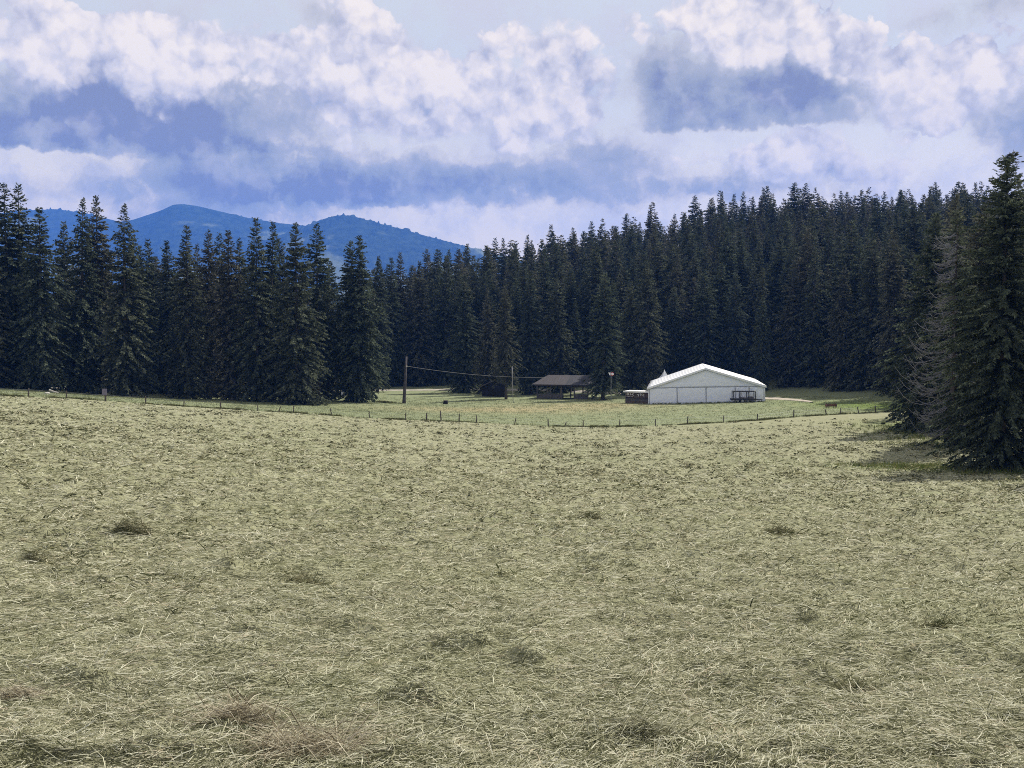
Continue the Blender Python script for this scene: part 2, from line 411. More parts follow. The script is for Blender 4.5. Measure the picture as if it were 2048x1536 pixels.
duff = t.ramp(n_f, [(0.3, (0.03, 0.035, 0.018)), (0.6, (0.07, 0.075, 0.035)), (0.8, (0.11, 0.105, 0.055))])
c = t.mix(t.attr('meadow'), field, meadow)
c = t.mix(t.m('MULTIPLY', t.attr('dry'), t.step(n_m, 0.25, 0.6)), c, tanc)
c = t.mix(t.m('MULTIPLY', t.attr('lush'), t.step(n_m, 0.2, 0.5)), c, lushc)
c = t.mix(t.attr('wood'), c, duff)
t.l.new(c, b.inputs['Base Color'])
bp = t.n.new('ShaderNodeBump'); bp.inputs['Strength'].default_value = 0.9; bp.inputs['Distance'].default_value = 0.06
t.l.new(t.m('ADD', t.noise(pos, 7, 6, 0.7), t.m('MULTIPLY', n_s, 0.5)), bp.inputs['Height']); t.l.new(bp.outputs[0], b.inputs['Normal'])
tag(link('ground', np_mesh('ground', np.stack([gx, gy, gzv], -1), Q, {'meadow': mead, 'dry': np.clip(tan_, 0, 1), 'lush': np.clip(lush, 0, 1), 'wood': floor_}, True), gm), kind='structure')


# ------------------------------------------------------------------ gravel track and dirt path: sheets just above the ground
def ribbon(name, pts, mat_, lift=0.03, nseg=60, nw=8):
    pts = np.array(pts, float); tt = np.linspace(0, len(pts) - 1, nseg)
    cx = np.interp(tt, range(len(pts)), pts[:, 0]); cyy = np.interp(tt, range(len(pts)), pts[:, 1]); w = np.interp(tt, range(len(pts)), pts[:, 2])
    dx = np.gradient(cx); dy = np.gradient(cyy); l = np.hypot(dx, dy); nx, ny = -dy / l, dx / l
    s = np.linspace(-1, 1, nw); wv = w[:, None] * (1 + 0.25 * (vnoise(tt[:, None] * 5 + s[None] * 0, s[None] * 0 + 3 + np.sign(s)[None], 8) - 0.5))
    X = cx[:, None] + nx[:, None] * s[None] * wv; Y = cyy[:, None] + ny[:, None] * s[None] * wv
    Z = ground0(X, Y) + 0.10 * (1 - s[None] ** 4) + lift
    i, j = np.meshgrid(np.arange(nseg - 1), np.arange(nw - 1), indexing='ij')
    q = np.stack([i * nw + j, i * nw + j + 1, (i + 1) * nw + j + 1, (i + 1) * nw + j], -1).reshape(-1, 4)[:, ::-1]
    return tag(link(name, np_mesh(name, np.stack([X.ravel(), Y.ravel(), Z.ravel()], -1), q, None, True), mat_), kind='structure')


gravel = plain('pale_gravel', (0.36, 0.33, 0.28), 0.95, 0.1, 0.25, 1.2)
dirt = plain('pale_dirt', (0.36, 0.32, 0.26), 0.95, 0.1, 0.2, 0.8)
def gp(px, Y, w): return ((px - 1024) / F * Y, Y, w)
ribbon('gravel_track', [gp(-100, 190, 1.6), gp(300, 184, 1.6), gp(560, 196, 1.6), gp(760, 208, 1.6), gp(920, 214, 1.7), gp(1060, 209, 1.7), gp(1240, 200, 1.7), gp(1420, 190, 1.6), gp(1560, 172, 1.6)], gravel)
ribbon('dirt_path', [gp(1500, 176, 1.8), gp(1545, 170, 2.2), gp(1580, 164, 2.0), gp(1612, 159, 1.0), gp(1625, 156, 0.3)], dirt, lift=0.05)


# ------------------------------------------------------------------ spruces
def foliage(name, dark, mid, tip, trans=0.25):
    m = bpy.data.materials.new(name); m.use_nodes = True; t = NT(m.node_tree); t.n.clear()
    o = t.n.new('ShaderNodeOutputMaterial'); d = t.n.new('ShaderNodeBsdfDiffuse'); tr = t.n.new('ShaderNodeBsdfTranslucent'); mx = t.n.new('ShaderNodeMixShader')
    ge = t.n.new('ShaderNodeNewGeometry'); oi = t.n.new('ShaderNodeObjectInfo')
    clump = t.step(t.noise(ge.outputs['Position'], 0.8, 3, 0.6), 0.3, 0.7)
    v = t.m('ADD', t.m('MULTIPLY', ge.outputs['Random Per Island'], 0.55), t.m('MULTIPLY', clump, 0.45))
    c = t.ramp(v, [(0.12, dark), (0.5, mid), (0.9, tip)])
    tone = t.ramp(oi.outputs['Random'], [(0.0, (0.030, 0.044, 0.030)), (0.35, (0.055, 0.075, 0.042)), (0.7, (0.085, 0.088, 0.05)), (1.0, (0.10, 0.082, 0.062))])
    c = t.mix(0.42, c, t.mix(t.m('MULTIPLY', v, 1.0), (0.02, 0.024, 0.018), t.v('SCALE', tone, 2.1)))
    t.l.new(c, d.inputs[0]); t.l.new(c, tr.inputs[0])
    mx.inputs[0].default_value = trans
    t.l.new(d.outputs[0], mx.inputs[1]); t.l.new(tr.outputs[0], mx.inputs[2]); t.l.new(mx.outputs[0], o.inputs[0])
    return m


needle = foliage('spruce_needles', (0.024, 0.032, 0.024), (0.068, 0.082, 0.058), (0.19, 0.205, 0.15), 0.3)
bark = plain('spruce_bark', (0.10, 0.085, 0.075), 0.95, 0.1, 0.4, 4)
greywood = plain('bare_grey_wood', (0.215, 0.21, 0.215), 0.9, 0.15, 0.3, 5)


def spruce(seed, H, Rm, cb, step=0.36, per=6, dens=8.0, tw=0.62, ww=0.12, top_sparse=0.55, side=None, droop=0.28, knee=0.50):
    """one spruce crown: whorls of drooping boughs, each carrying hanging sprays"""
    g = np.random.default_rng(seed)
    nz = int((H - cb) / step)
    z = cb + (H - cb - 0.25) * (np.arange(nz) + g.random(nz) * 0.6) / nz
    z = np.repeat(z, per) + g.normal(0, 0.10, nz * per)
    n = len(z); azm = g.random(n) * 2 * np.pi
    t = np.clip((z - cb) / (H - cb), 0, 1)
    H = H - 0.45
    env = np.minimum(1, ((1 - t) / knee)) ** 0.80 * (0.80 + 0.20 * np.minimum(1, t / 0.25))
    lob = 0.66 + 0.56 * vnoise(np.sin(azm) * 1.7 + np.cos(azm) * 2.3 + seed, z * 0.30, seed) + 0.5 * (vnoise(np.cos(azm) * 1.5 + 7, z * 0.8, seed + 5) - 0.5)
    Lb = np.maximum(0.20 + 0.22 * g.random(n), Rm * env * lob * (0.66 + 0.5 * g.random(n)))
    keep = g.random(n) < np.where(t > 0.80, min(1.0, top_sparse + 0.12), 0.95)
    if side is not None: keep &= side(azm, z, g)
    z, azm, t, Lb = z[keep], azm[keep], t[keep], Lb[keep]; n = len(z)
    up = np.interp(t, [0, 0.5, 0.85, 1.0], [-0.10, 0.02, 0.30, 0.9]) + g.normal(0, 0.08, n)
    dr = np.interp(t, [0, 0.6, 0.9, 1], [droop * 1.6, droop * 1.2, droop * 0.5, 0.0])
    k = np.maximum(5, (Lb * dens).astype(int)); bi = np.repeat(np.arange(n), k); m_ = len(bi)
    s = g.random(m_) ** 0.75
    lb = Lb[bi]; o = np.stack([np.cos(azm[bi]), np.sin(azm[bi]), np.zeros(m_)], -1); la = np.stack([-o[:, 1], o[:, 0], o[:, 2]], -1)
    zz = z[bi] + lb * (up[bi] * s - dr[bi] * s * s + 0.10 * s ** 3)
    base = o * (lb * s)[:, None]; base[:, 2] = zz
    sg = np.where(g.random(m_) < 0.5, -1, 1)
    tl = tw * (0.45 + 0.75 * g.random(m_)) * np.clip(0.42 + lb * 0.32, 0.48, 1.0) * (1.1 - 0.45 * s)
    dwn = np.interp(t[bi], [0, 0.8, 1], [0.75, 0.45, -0.35]) * (0.3 + g.random(m_))
    d = o * (0.35 + 0.5 * g.random(m_))[:, None] + la * (sg * (0.2 + 0.75 * g.random(m_)))[:, None]; d[:, 2] -= dwn
    d /= np.linalg.norm(d, axis=1, keepdims=True)
    wv = np.cross(d, g.normal(0, 1, (m_, 3))); wv /= (np.linalg.norm(wv, axis=1, keepdims=True) + 1e-6)
    wd = ww * (0.6 + 0.8 * g.random(m_)) * np.clip(0.5 + lb * 0.25, 0.5, 1.1)
    mid = base + d * (tl * 0.45)[:, None] + np.array([0, 0, 0.03])
    V = np.stack([base, mid - wv * wd[:, None], base + d * tl[:, None], mid + wv * wd[:, None]], 1).reshape(-1, 3)
    # the boughs themselves, as thin needle covered strips
    S = np.linspace(0, 1, 5); bz = z[:, None] + Lb[:, None] * (up[:, None] * S - dr[:, None] * S ** 2 + 0.10 * S ** 3)
    bx = np.cos(azm)[:, None] * Lb[:, None] * S; by = np.sin(azm)[:, None] * Lb[:, None] * S
    bw = (0.09 * np.clip(Lb / 2, 0.35, 1))[:, None] * (1.0 - 0.75 * S)
    c_ = np.stack([bx, by, bz], -1); lat = np.stack([-np.sin(azm), np.cos(azm), np.zeros(n)], -1)[:, None, :]
    lo = c_ - lat * bw[..., None]; hi = c_ + lat * bw[..., None]
    q = np.stack([lo[:, :-1], lo[:, 1:], hi[:, 1:], hi[:, :-1]], 2).reshape(-1, 3)
    # leader
    lead = []
    for a in range(3):
        w = 0.05; ca, sa = math.cos(a * 2.1) * w, math.sin(a * 2.1) * w
        lead += [(-ca, -sa, H - 1.1), (ca, sa, H - 1.1), (ca * 0.2, sa * 0.2, H + 0.35), (-ca * 0.2, -sa * 0.2, H + 0.35)]
    V = np.concatenate([V, q, np.array(lead)])
    return V, np.arange(len(V)).reshape(-1, 4)


def trunk_mesh(seed, H, r):
    g = random.Random(seed); n = 7; pts = []; rad = []
    for k in range(n + 1):
        s = k / n; pts.append((g.uniform(-1, 1) * 0.05 * s, g.uniform(-1, 1) * 0.05 * s, -0.3 + (H + 0.2) * s)); rad.append(max(0.025, r * (1 - s) ** 0.8 * (1.35 if k == 0 else 1)))
    b = MB(); b.tube(pts, rad, 9)
    me = bpy.data.meshes.new('trunk'); me.from_pydata(b.v, [], b.f)
    for p in me.polygons: p.use_smooth = True
    me.materials.append(bark); return me


H0 = 28.0
SPEC = [  # seed, R, crown base, per, top_sparse, droop, knee
    (1, 4.3, 0.6, 7, 0.90, 0.30, 0.62), (2, 3.8, 0.9, 7, 0.85, 0.34, 0.55), (3, 4.8, 0.5, 8, 0.90, 0.26, 0.66), (4, 3.5, 1.6, 7, 0.75, 0.36, 0.50),
    (5, 4.1, 1.0, 7, 0.80, 0.30, 0.75), (6, 4.6, 2.4, 7, 0.85, 0.28, 0.55), (7, 3.8, 0.8, 8, 0.85, 0.38, 0.46), (8, 4.0, 4.5, 6, 0.80, 0.30, 0.62)]
PROTO = []
for (sd, Rm, cb, per, ts, dr, kn) in SPEC:
    V, q = spruce(sd, H0, Rm, cb, 0.36, per + 1, 8.5, 0.72, 0.135, 0.9, None, dr, kn)
    me = np_mesh('crown', V, q); me.materials.append(needle)
    PROTO.append((me, trunk_mesh(sd, H0 * 0.97, 0.34), Rm))

rng = random.Random(77)
def add_spruce(x, y, h, proto, label, group, rz=None, wide=1.0, z=None):
    me, tm, Rm = PROTO[proto]
    z = gz(x, y) if z is None else z
    e = thing('spruce_tree', label, 'spruce tree', (x, y, z - 0.1), rng.uniform(0, 6.28) if rz is None else rz, group)
    e.rotation_euler[0] = rng.gauss(0, 0.014); e.rotation_euler[1] = rng.gauss(0, 0.014)
    k = h / H0; e.scale = (k * wide, k * wide, k)
    link('crown', me, None, e); link('trunk', tm, None, e)
    return e


# hand placed spruces of the wood's edge: px of the trunk, px row of the top, distance, prototype, width, label
LW = 'spruces along the left edge of the wood'
MW = 'front spruces behind the poles and pavilion'
RW = 'front spruces behind the white tent'
EDGE = [
    (-40, 400, 140, 2, 1.1, LW, 'tall dark spruce cut by the left border of the picture'),
    (22, 364, 146, 0, 1.0, LW, 'tallest spruce far left, left one of a twin pair of tips'),
    (43, 367, 148, 1, 1.0, LW, 'right one of the twin tall spruces at far left'),
    (81, 413, 142, 6, 1.05, LW, 'spruce with lit right side just right of the tall twin pair'),
    (135, 442, 166, 3, 0.9, LW, 'small slim spruce tip between the twin pair and the sharp-topped pair'),
    (161, 394, 148, 4, 0.95, LW, 'left one of two sharp-topped tall spruces above the blue mountain notch'),
    (198, 391, 152, 1, 0.95, LW, 'right one of two sharp-topped spruces, with airy tiered tip'),
    (250, 407, 144, 4, 1.1, LW, 'ragged spruce with thin tufted tip, standing alone before the mountain notch'),
    (268, 470, 147, 5, 1.0, LW, 'rounded spruce leaning on the ragged tufted spruce, its right flank sunlit'),
    (302, 478, 172, 3, 0.9, LW, 'low spruce tip in the gap right of the ragged tufted spruce'),
    (347, 480, 170, 6, 0.95, LW, 'short spruce below the highest mountain peak'),
    (374, 447, 152, 0, 0.95, LW, 'pointed dark spruce directly under the highest mountain peak'),
    (398, 486, 168, 4, 0.8, LW, 'thin spruce right behind the pointed one under the peak'),
    (419, 459, 160, 3, 0.85, LW, 'slim airy spruce left of the needle-tipped spruce'),
    (437, 466, 166, 1, 0.85, LW, 'slim spruce squeezed beside the needle-tipped spruce'),
    (460, 459, 154, 6, 0.95, LW, 'spruce with long needle-like tip right of the highest mountain peak'),
    (489, 475, 168, 3, 0.85, LW, 'shorter spruce left of the tall pair under the mountain saddle'),
    (514, 432, 152, 0, 0.95, LW, 'left and taller one of the tall pair under the mountain saddle'),
    (541, 441, 156, 4, 1.0, LW, 'right one of the tall pair under the mountain saddle'),
    (593, 444, 148, 2, 1.05, LW, 'broad spruce with thick trunk foot at the edge of the mown field'),
    (636, 446, 160, 7, 1.05, LW, 'airy see-through spruce with upswept boughs right of the broad one'),
    (655, 560, 164, 6, 0.9, LW, 'low spruce in the dip right of the airy see-through spruce'),
    (704, 481, 161, 5, 0.95, LW, 'left stem of the tall twin spruce standing alone in the middle gap'),
    (718, 469, 160, 6, 1.1, LW, 'taller right stem of the twin spruce standing alone, with sunlit right side'),
    (754, 516, 200, 3, 0.9, MW, 'small spruce tip just right of the lone twin spruce'),
    (789, 513, 222, 0, 0.9, MW, 'spruce behind the utility pole, left of a pointed one'),
    (804, 504, 226, 1, 0.85, MW, 'pointed spruce rising right above the utility pole'),
    (840, 521, 222, 2, 0.9, MW, 'wide spruce to the right of the utility pole'),
    (889, 509, 226, 0, 1.0, MW, 'broad spruce above the black stump'),
    (930, 548, 205, 2, 0.95, MW, 'spruce rising behind the middle of the sagging cable'),
    (975, 575, 200, 4, 0.9, MW, 'spruce behind the dark hut'),
    (1012, 570, 184, 7, 0.9, MW, 'spruce with bare trunk foot beside the dark hut'),
    (1062, 542, 200, 1, 1.0, MW, 'spruce behind the thin grey pole'),
    (1118, 546, 204, 2, 0.95, MW, 'bushy spruce rising behind the pavilion roof'),
    (1206, 545, 181, 5, 1.05, MW, 'large spruce overhanging the right end of the pavilion'),
    (1150, 600, 212, 0, 0.9, MW, 'short spruce behind the pavilion ridge'),
    (1262, 560, 196, 6, 0.9, RW, 'slim spruce above the wooden kiosk'),
    (1298, 528, 194, 7, 1.1, RW, 'spruce with two pale bare stems showing above the tent peak cap'),
    (1345, 575, 206, 1, 0.95, RW, 'spruce behind the left slope of the tent roof'),
    (1408, 538, 200, 5, 1.05, RW, 'spruce with pale bare trunk directly above the tent ridge'),
    (1470, 542, 202, 7, 1.0, RW, 'spruce with thin bare stem above the right tent slope'),
    (1522, 590, 196, 1, 0.9, RW, 'spruce with pale sunlit edge above the right tent corner'),
    (1580, 520, 198, 0, 1.0, RW, 'spruce right of the tent above the dirt path bend'),
    (1625, 492, 194, 4, 1.0, RW, 'reddish grey spruce with bare stem right of the dirt path'),
    (1680, 530, 184, 6, 1.0, RW, 'spruce behind the wooden trough'),
    (1735, 480, 180, 2, 1.0, RW, 'dark spruce above the right end of the fence'),
    (1790, 460, 170, 1, 1.0, RW, 'spruce behind the bare-branched tree on the right'),
]
used_xy = []
for (px, ty, Y, pr, wd, gname, lab) in EDGE:
    X = (px - 1024) / F * Y; z = gz(X, Y); top = at(px, ty, Y)[2]
    add_spruce(X, Y, top - z + 0.1, pr, lab, gname, None, wd, z); used_xy.append((X, Y))

# the hillside forest behind: jittered rows, the ones that show most stand as trees of their own, the rest is one mass
cand = []
g = np.random.default_rng(5)
front_px = [-400, 0, 300, 700, 760, 1050, 1250, 1560, 1640, 1750, 1830, 1900, 2000, 2600]
front_Y = [152, 156, 168, 178, 232, 218, 210, 204, 196, 182, 168, 132, 112, 100]
Y = 95.0
while Y < 440:
    sp_ = 5.8 if Y < 260 else 6.8
    for X in np.arange(-150, 300, sp_):
        x = X + g.uniform(-1.8, 1.8); y = Y + g.uniform(-1.9, 1.9); px = 1024 + F * x / y
        if px < -220 or px > 2420: continue
        if y < np.interp(px, front_px, front_Y): continue
        if px < 745 and y > 262: continue
        if 745 <= px < 960 and y > 345: continue
        if px > 1900 and y < 150 and px < 2048 and g.random() < 0.3: continue
        if px < 745 and g.random() < 0.35: continue
        if min((x - a) ** 2 + (y - b_) ** 2 for a, b_ in used_xy) < 7: continue
        h = g.normal(24.5, 3.6)
        if px < 745: h = g.normal(24.0, 2.0)
        cand.append((x, y, min(max(h, 15), 31), int(g.integers(0, 8)), g.uniform(0.75, 1.25)))
    Y += sp_ * 0.95
cand.sort(key=lambda c: c[1])
zs = ground(np.array([c[0] for c in cand]), np.array([c[1] for c in cand]))
mask = np.zeros((384, 512), bool); vis = []
def raster(px, w, ytop, ybot):
    cnt = 0; x0, x1 = int((px - w) / 4), int((px + w) / 4) + 1
    for xx in range(max(0, x0), min(512, x1 + 1)):
        f = abs(xx * 4 - px) / max(w, 1)
        if f > 1: continue
        a = ytop + (ybot - ytop) * 0.5 * f; i0, i1 = max(0, int(a / 4)), min(384, int(ybot / 4))
        if i1 > i0: col_ = mask[i0:i1, xx]; cnt += int((~col_).sum()); col_[:] = True
    return cnt
def py_of(z, y): return 665 - F * z / y
edge_sorted = sorted([(e[2], e) for e in EDGE], key=lambda q: q[0]); ei = 0
raster(2012, 130, 300, 940); raster(1890, 100, 390, 880)
for c_, z in zip(cand, zs):
    while ei < len(edge_sorted) and edge_sorted[ei][0] <= c_[1]:
        e = edge_sorted[ei][1]; raster(e[0], 3.0 * e[4] / e[2] * F, e[1], 800); ei += 1
    px = 1024 + F * c_[0] / c_[1]
    vis.append(raster(px, 2.9 * c_[4] / c_[1] * F, py_of(z + c_[2], c_[1]), py_of(z, c_[1])))
order = sorted(range(len(cand)), key=lambda i: -vis[i])
N_IND = 298 - len(EDGE) - 7
ind = [i for i in order[:N_IND] if vis[i] > 0]; rest = [i for i in order if i not in set(ind) and cand[i][1] < 420]
print('forest candidates', len(cand), 'individual', len(ind), 'mass', len(rest))
def zone(px, y):
    if px < 745: return 'dark spruce in the wood behind the front row on the left', 'spruces deeper in the left wood'
    if px < 1000: return 'dark spruce on flat ground behind the utility pole and cable', 'spruces behind the utility pole'
    if y > 300: return 'spruce high up the forested hillside near the skyline', 'spruces on the upper hillside'
    if px < 1560: return 'dark spruce on the lower hillside above pavilion and white tent', 'spruces on the lower hillside'
    return 'dark spruce in the dense right-hand forest right of the white tent', 'spruces of the right-hand forest'
for i in ind:
    x, y, h, pr, wd = cand[i]; lab, gr = zone(1024 + F * x / y, y)
    add_spruce(x, y, h, pr, lab, gr, None, wd, zs[i])
MASSP = [spruce(40 + k, H0, 4.2, 2.0, 0.7, 6, 3.6, 1.0, 0.22, 0.8, None, 0.3, 0.6) for k in range(3)]
mv = []; mq = []; off = 0
for i in rest:
    x, y, h, pr, wd = cand[i]; V, q = MASSP[pr % 3]; k = h / H0; a = rng.uniform(0, 6.28)
    Vr = np.stack([(V[:, 0] * math.cos(a) - V[:, 1] * math.sin(a)) * k * wd + x, (V[:, 0] * math.sin(a) + V[:, 1] * math.cos(a)) * k * wd + y, V[:, 2] * k + zs[i]], -1)
    mv.append(Vr); mq.append(q + off); off += len(V)
if mv:
    tag(link('forest', np_mesh('forest', np.concatenate(mv), np.concatenate(mq)), needle), 'dense dark spruce forest filling in behind the nearer trees', 'forest', None, 'stuff')

# ---- the big spruces at the right, much nearer
def near_tree(name, label, px, top_py, Y, seed, Rm, cb, kw, group=None):
    X = (px - 1024) / F * Y; z = gz(X, Y); h = at(px, top_py, Y)[2] - z
    e = thing(name, label, 'spruce tree', (X, Y, z - 0.1), 0, group)
    V, q = spruce(seed, h, Rm, cb, **kw)
    me = np_mesh('crown', V, q); me.materials.append(needle); link('crown', me, None, e)
    link('trunk', trunk_mesh(seed, h * 0.96, 0.32), None, e)
    return e, h


GR = 'big spruces at the right border'
near_tree('spruce_tree', 'tallest nearest dark spruce at the right border of the field', 2006, 304, 64, 101, 4.0, 0.3,
          dict(step=0.19, per=9, dens=20, tw=0.46, ww=0.055, top_sparse=0.9, droop=0.26, knee=0.52), GR)
near_tree('spruce_tree', 'dark spruce just outside the right picture border, its tip half in view', 2090, 345, 67, 102, 3.8, 0.6,
          dict(step=0.24, per=7, dens=13, tw=0.5, ww=0.06, top_sparse=0.7, droop=0.30, knee=0.6), GR)
near_tree('spruce_tree', 'leftmost of the near right spruces, low boughs sweeping the mown hay', 1866, 420, 104, 103, 5.0, 0.2,
          dict(step=0.24, per=9, dens=12, tw=0.62, ww=0.09, top_sparse=0.9, droop=0.26, knee=0.66), GR)
near_tree('spruce_tree', 'spruce between the half-dead spruce and the nearest spruce', 1962, 405, 88, 104, 4.6, 0.4,
          dict(step=0.24, per=9, dens=12, tw=0.6, ww=0.085, top_sparse=0.9, droop=0.30, knee=0.6), GR)
near_tree('spruce_tree', 'spruce beyond the right picture border casting a shadow on the hay', 2230, 300, 50, 105, 3.0, 0.4,
          dict(step=0.30, per=7, dens=9, tw=0.55, ww=0.09, droop=0.30, knee=0.6), GR)
near_tree('spruce_tree', 'dark spruce behind the bare branches, its tip among the skyline at the right', 1905, 385, 112, 107, 4.6, 0.4,
          dict(step=0.28, per=8, dens=9, tw=0.62, ww=0.085, top_sparse=0.8, droop=0.30, knee=0.7), GR)
dead_side = lambda a, zz, g_: ~((np.cos(a - 3.1) > 0.10) & (zz < 17)) | (g_.random(len(a)) < 0.10)
ed, hd = near_tree('spruce_tree', 'half-dead spruce with bare grey upcurved branches on its left side', 1908, 415, 79, 106, 3.8, 0.4,
                   dict(step=0.21, per=9, dens=14, tw=0.52, ww=0.075, droop=0.28, knee=0.6, side=dead_side), GR)
g = np.random.default_rng(8); bb = MB()
for k in range(135):
    z0 = 1.5 + 15.5 * (k / 135) + g.uniform(-0.5, 0.5); a = 3.05 + g.normal(0, 0.8); ln = (1.7 + 2.9 * math.exp(-((z0 - 5.5) / 5.0) ** 2)) * g.uniform(0.55, 1.12)
    o = np.array([math.cos(a), math.sin(a), 0]); tt = np.array([-o[1], o[0], 0]); dr_ = g.uniform(0.35, 0.75); upk = g.uniform(0.6, 1.3); sw = g.uniform(-0.2, 0.2)
    P_ = lambda s: o * (ln * (s - 0.12 * s ** 3)) + tt * (sw * s * s) + np.array([0, 0, z0 + ln * (-dr_ * s + upk * max(0, s - 0.25) ** 2)])
    bb.tube([P_(s) for s in np.linspace(0, 1, 7)], [0.038 * (1 - s) + 0.013 for s in np.linspace(0, 1, 7)], 4, False)
    for _ in range(12):
        s = g.uniform(0.25, 0.97); p = P_(s); sd = g.choice([-1, 1]); l2 = g.uniform(0.2, 0.75)
        d = o * 0.6 + tt * sd * 0.6 + np.array([0, 0, g.uniform(-0.6, 0.1)])
        bb.tube([p, p + d * l2 * 0.6, p + d * l2 + np.array([0, 0, 0.08 * l2])], [0.013, 0.010, 0.006], 3, False)
bb.build('bare_branches', greywood, ed)

# ------------------------------------------------------------------ white party tent
pvc = plain('white_pvc', (0.80, 0.81, 0.83), 0.45, 0.4, 0.03, 1.5)
pvc_wall = plain('white_pvc_wall', (0.85, 0.88, 0.95), 0.5, 0.35, 0.02, 1.1)  # blue of the reflected sky is mixed into the wall white
pvc_roof = plain('white_pvc_roof', (0.88, 0.88, 0.88), 0.5, 0.35, 0.03, 0.8)
alu = plain('grey_aluminium', (0.38, 0.39, 0.43), 0.5, 0.5, 0.1, 3, 0.3)
darkwood = plain('dark_weathered_wood', (0.115, 0.085, 0.072), 0.9, 0.15, 0.35, 3)
greyplank = plain('grey_weathered_plank', (0.11, 0.10, 0.098), 0.9, 0.15, 0.35, 3)
blacksteel = plain('black_painted_steel', (0.018, 0.018, 0.022), 0.5, 0.4, 0.2, 4)
rubber = plain('tyre_rubber', (0.02, 0.02, 0.02), 0.85, 0.2, 0.2, 6)
galv = plain('galvanised_steel', (0.32, 0.33, 0.35), 0.5, 0.5, 0.15, 5, 0.5)
whitep = plain('white_paint', (0.80, 0.80, 0.80), 0.5, 0.3, 0.04, 5)
redp = plain('red_paint', (0.55, 0.03, 0.02), 0.45, 0.3, 0.1, 5)

tc_ = at(1412.5, 806, 159.8); zc = -11.25
tent = thing('marquee_tent', 'large white party tent with low pitched roof on the meadow', 'tent', (tc_[0], tc_[1], zc), -R(9.4))
tent.rotation_euler = (0, R(-1.5), -R(9.4))
HW, DP, EV, RG = 9.15, 23.0, 2.62, 5.55


def sheet(poly_fn, nu, nv, th, name, m, parent, wr=0.0, sd=0):
    """thin solid membrane: poly_fn(u,v)->xyz, with small ripples"""
    u, v = np.meshgrid(np.linspace(0, 1, nu), np.linspace(0, 1, nv)); p = poly_fn(u, v)
    P0 = np.stack(p, -1).reshape(-1, 3)
    e1 = P0.reshape(nv, nu, 3)[0, -1] - P0[0]; e2 = P0.reshape(nv, nu, 3)[-1, nu // 2] - P0.reshape(nv, nu, 3)[0, nu // 2]; nrm = np.cross(e1, e2); nrm = nrm / np.linalg.norm(nrm)
    if wr: P0 = P0 + nrm * (wr * (fbm(u.ravel() * 9 + sd, v.ravel() * 4, 30 + sd, 3) - 0.5))[:, None]
    P1 = P0 - nrm * th; n = nu * nv; V = np.concatenate([P0, P1])
    i, j = np.meshgrid(np.arange(nv - 1), np.arange(nu - 1), indexing='ij')
    q = np.stack([i * nu + j, i * nu + j + 1, (i + 1) * nu + j + 1, (i + 1) * nu + j], -1).reshape(-1, 4)
    rim = list(range(nu)) + [k * nu + nu - 1 for k in range(1, nv)] + [(nv - 1) * nu + k for k in range(nu - 2, -1, -1)] + [k * nu for k in range(nv - 2, 0, -1)]
    rq = [(rim[k], n + rim[k], n + rim[(k + 1) % len(rim)], rim[(k + 1) % len(rim)]) for k in range(len(rim))]
    return link(name, np_mesh(name, V, np.concatenate([q, q[:, ::-1] + n, np.array(rq)]), None, True), m, parent)


OH = 0.22
for sx in (-1, 1):
    def rf(u, v, sx=sx):
        x = sx * (HW + OH) * (1 - u); z = EV - 0.08 + (RG - EV + 0.08) * u
        bay = np.abs(np.sin(v * 5 * math.pi)); z = z - 0.02 * bay * np.sin(u * math.pi)
        return x, -0.30 + (DP + 0.6) * v, z
    r_ = sheet(rf, 14, 60, 0.07, 'roof', pvc_roof, tent)
    for k in range(6):
        sm = MB(); yk = 0.05 + (DP - 0.1) * k / 5
        sm.tube([(sx * (HW + OH) * 1.0, yk, EV - 0.05), (0, yk, RG + 0.03)], 0.05, 6); sm.build('seam', pvc, r_)
    vl = MB(); vl.box(min(sx * (HW + OH), sx * (HW + OH + 0.02)), max(sx * (HW + OH), sx * (HW + OH + 0.02)), -0.3, DP + 0.3, EV - 0.36, EV - 0.10); vl.build('valance', pvc, r_)
# front bargeboard band that shows bright along the gable edge
for sx in (-1, 1):
    b_ = MB(); x1 = sx * (HW + OH)
    b_.add([(x1, -0.34, EV - 0.34), (x1, -0.34, EV - 0.09), (0, -0.34, RG + 0.02), (0, -0.34, RG - 0.22), (x1, -0.29, EV - 0.34), (x1, -0.29, EV - 0.09), (0, -0.29, RG + 0.02), (0, -0.29, RG - 0.22)],
           [(0, 1, 2, 3), (7, 6, 5, 4), (0, 4, 5, 1), (1, 5, 6, 2), (2, 6, 7, 3), (3, 7, 4, 0)])
    b_.build('gable_trim', pvc, tent)
for yy, nm in ((0.0, 'gable_panel'), (DP, 'gable_panel')):
    sheet(lambda u, v, yy=yy: ((u * 2 - 1) * (HW - 0.05), yy + 0 * u, EV - 0.05 + v * (RG - 0.18 - EV) * (1 - np.abs(u * 2 - 1))), 60, 12, 0.03, nm, pvc_wall, tent, 0.06, 2)
segs = [(-HW, -HW / 2), (-HW / 2, 0), (0, HW / 2), (HW / 2, HW * 0.735), (HW * 0.735, HW)]
for k, (a, c_) in enumerate(segs):
    sheet(lambda u, v, a=a, c_=c_: (a + 0.05 + (c_ - a - 0.1) * u, 0 * u, 0.02 + v * (EV - 0.16)), 40, 14, 0.03, 'wall_panel', pvc_wall, tent, 0.05 if k < 3 else 0.22, k)
sheet(lambda u, v: (-HW + 0 * u, 0.05 + (DP - 0.1) * (1 - u), 0.02 + v * (EV - 0.2)), 60, 8, 0.03, 'wall_panel', pvc_wall, tent, 0.06, 8)
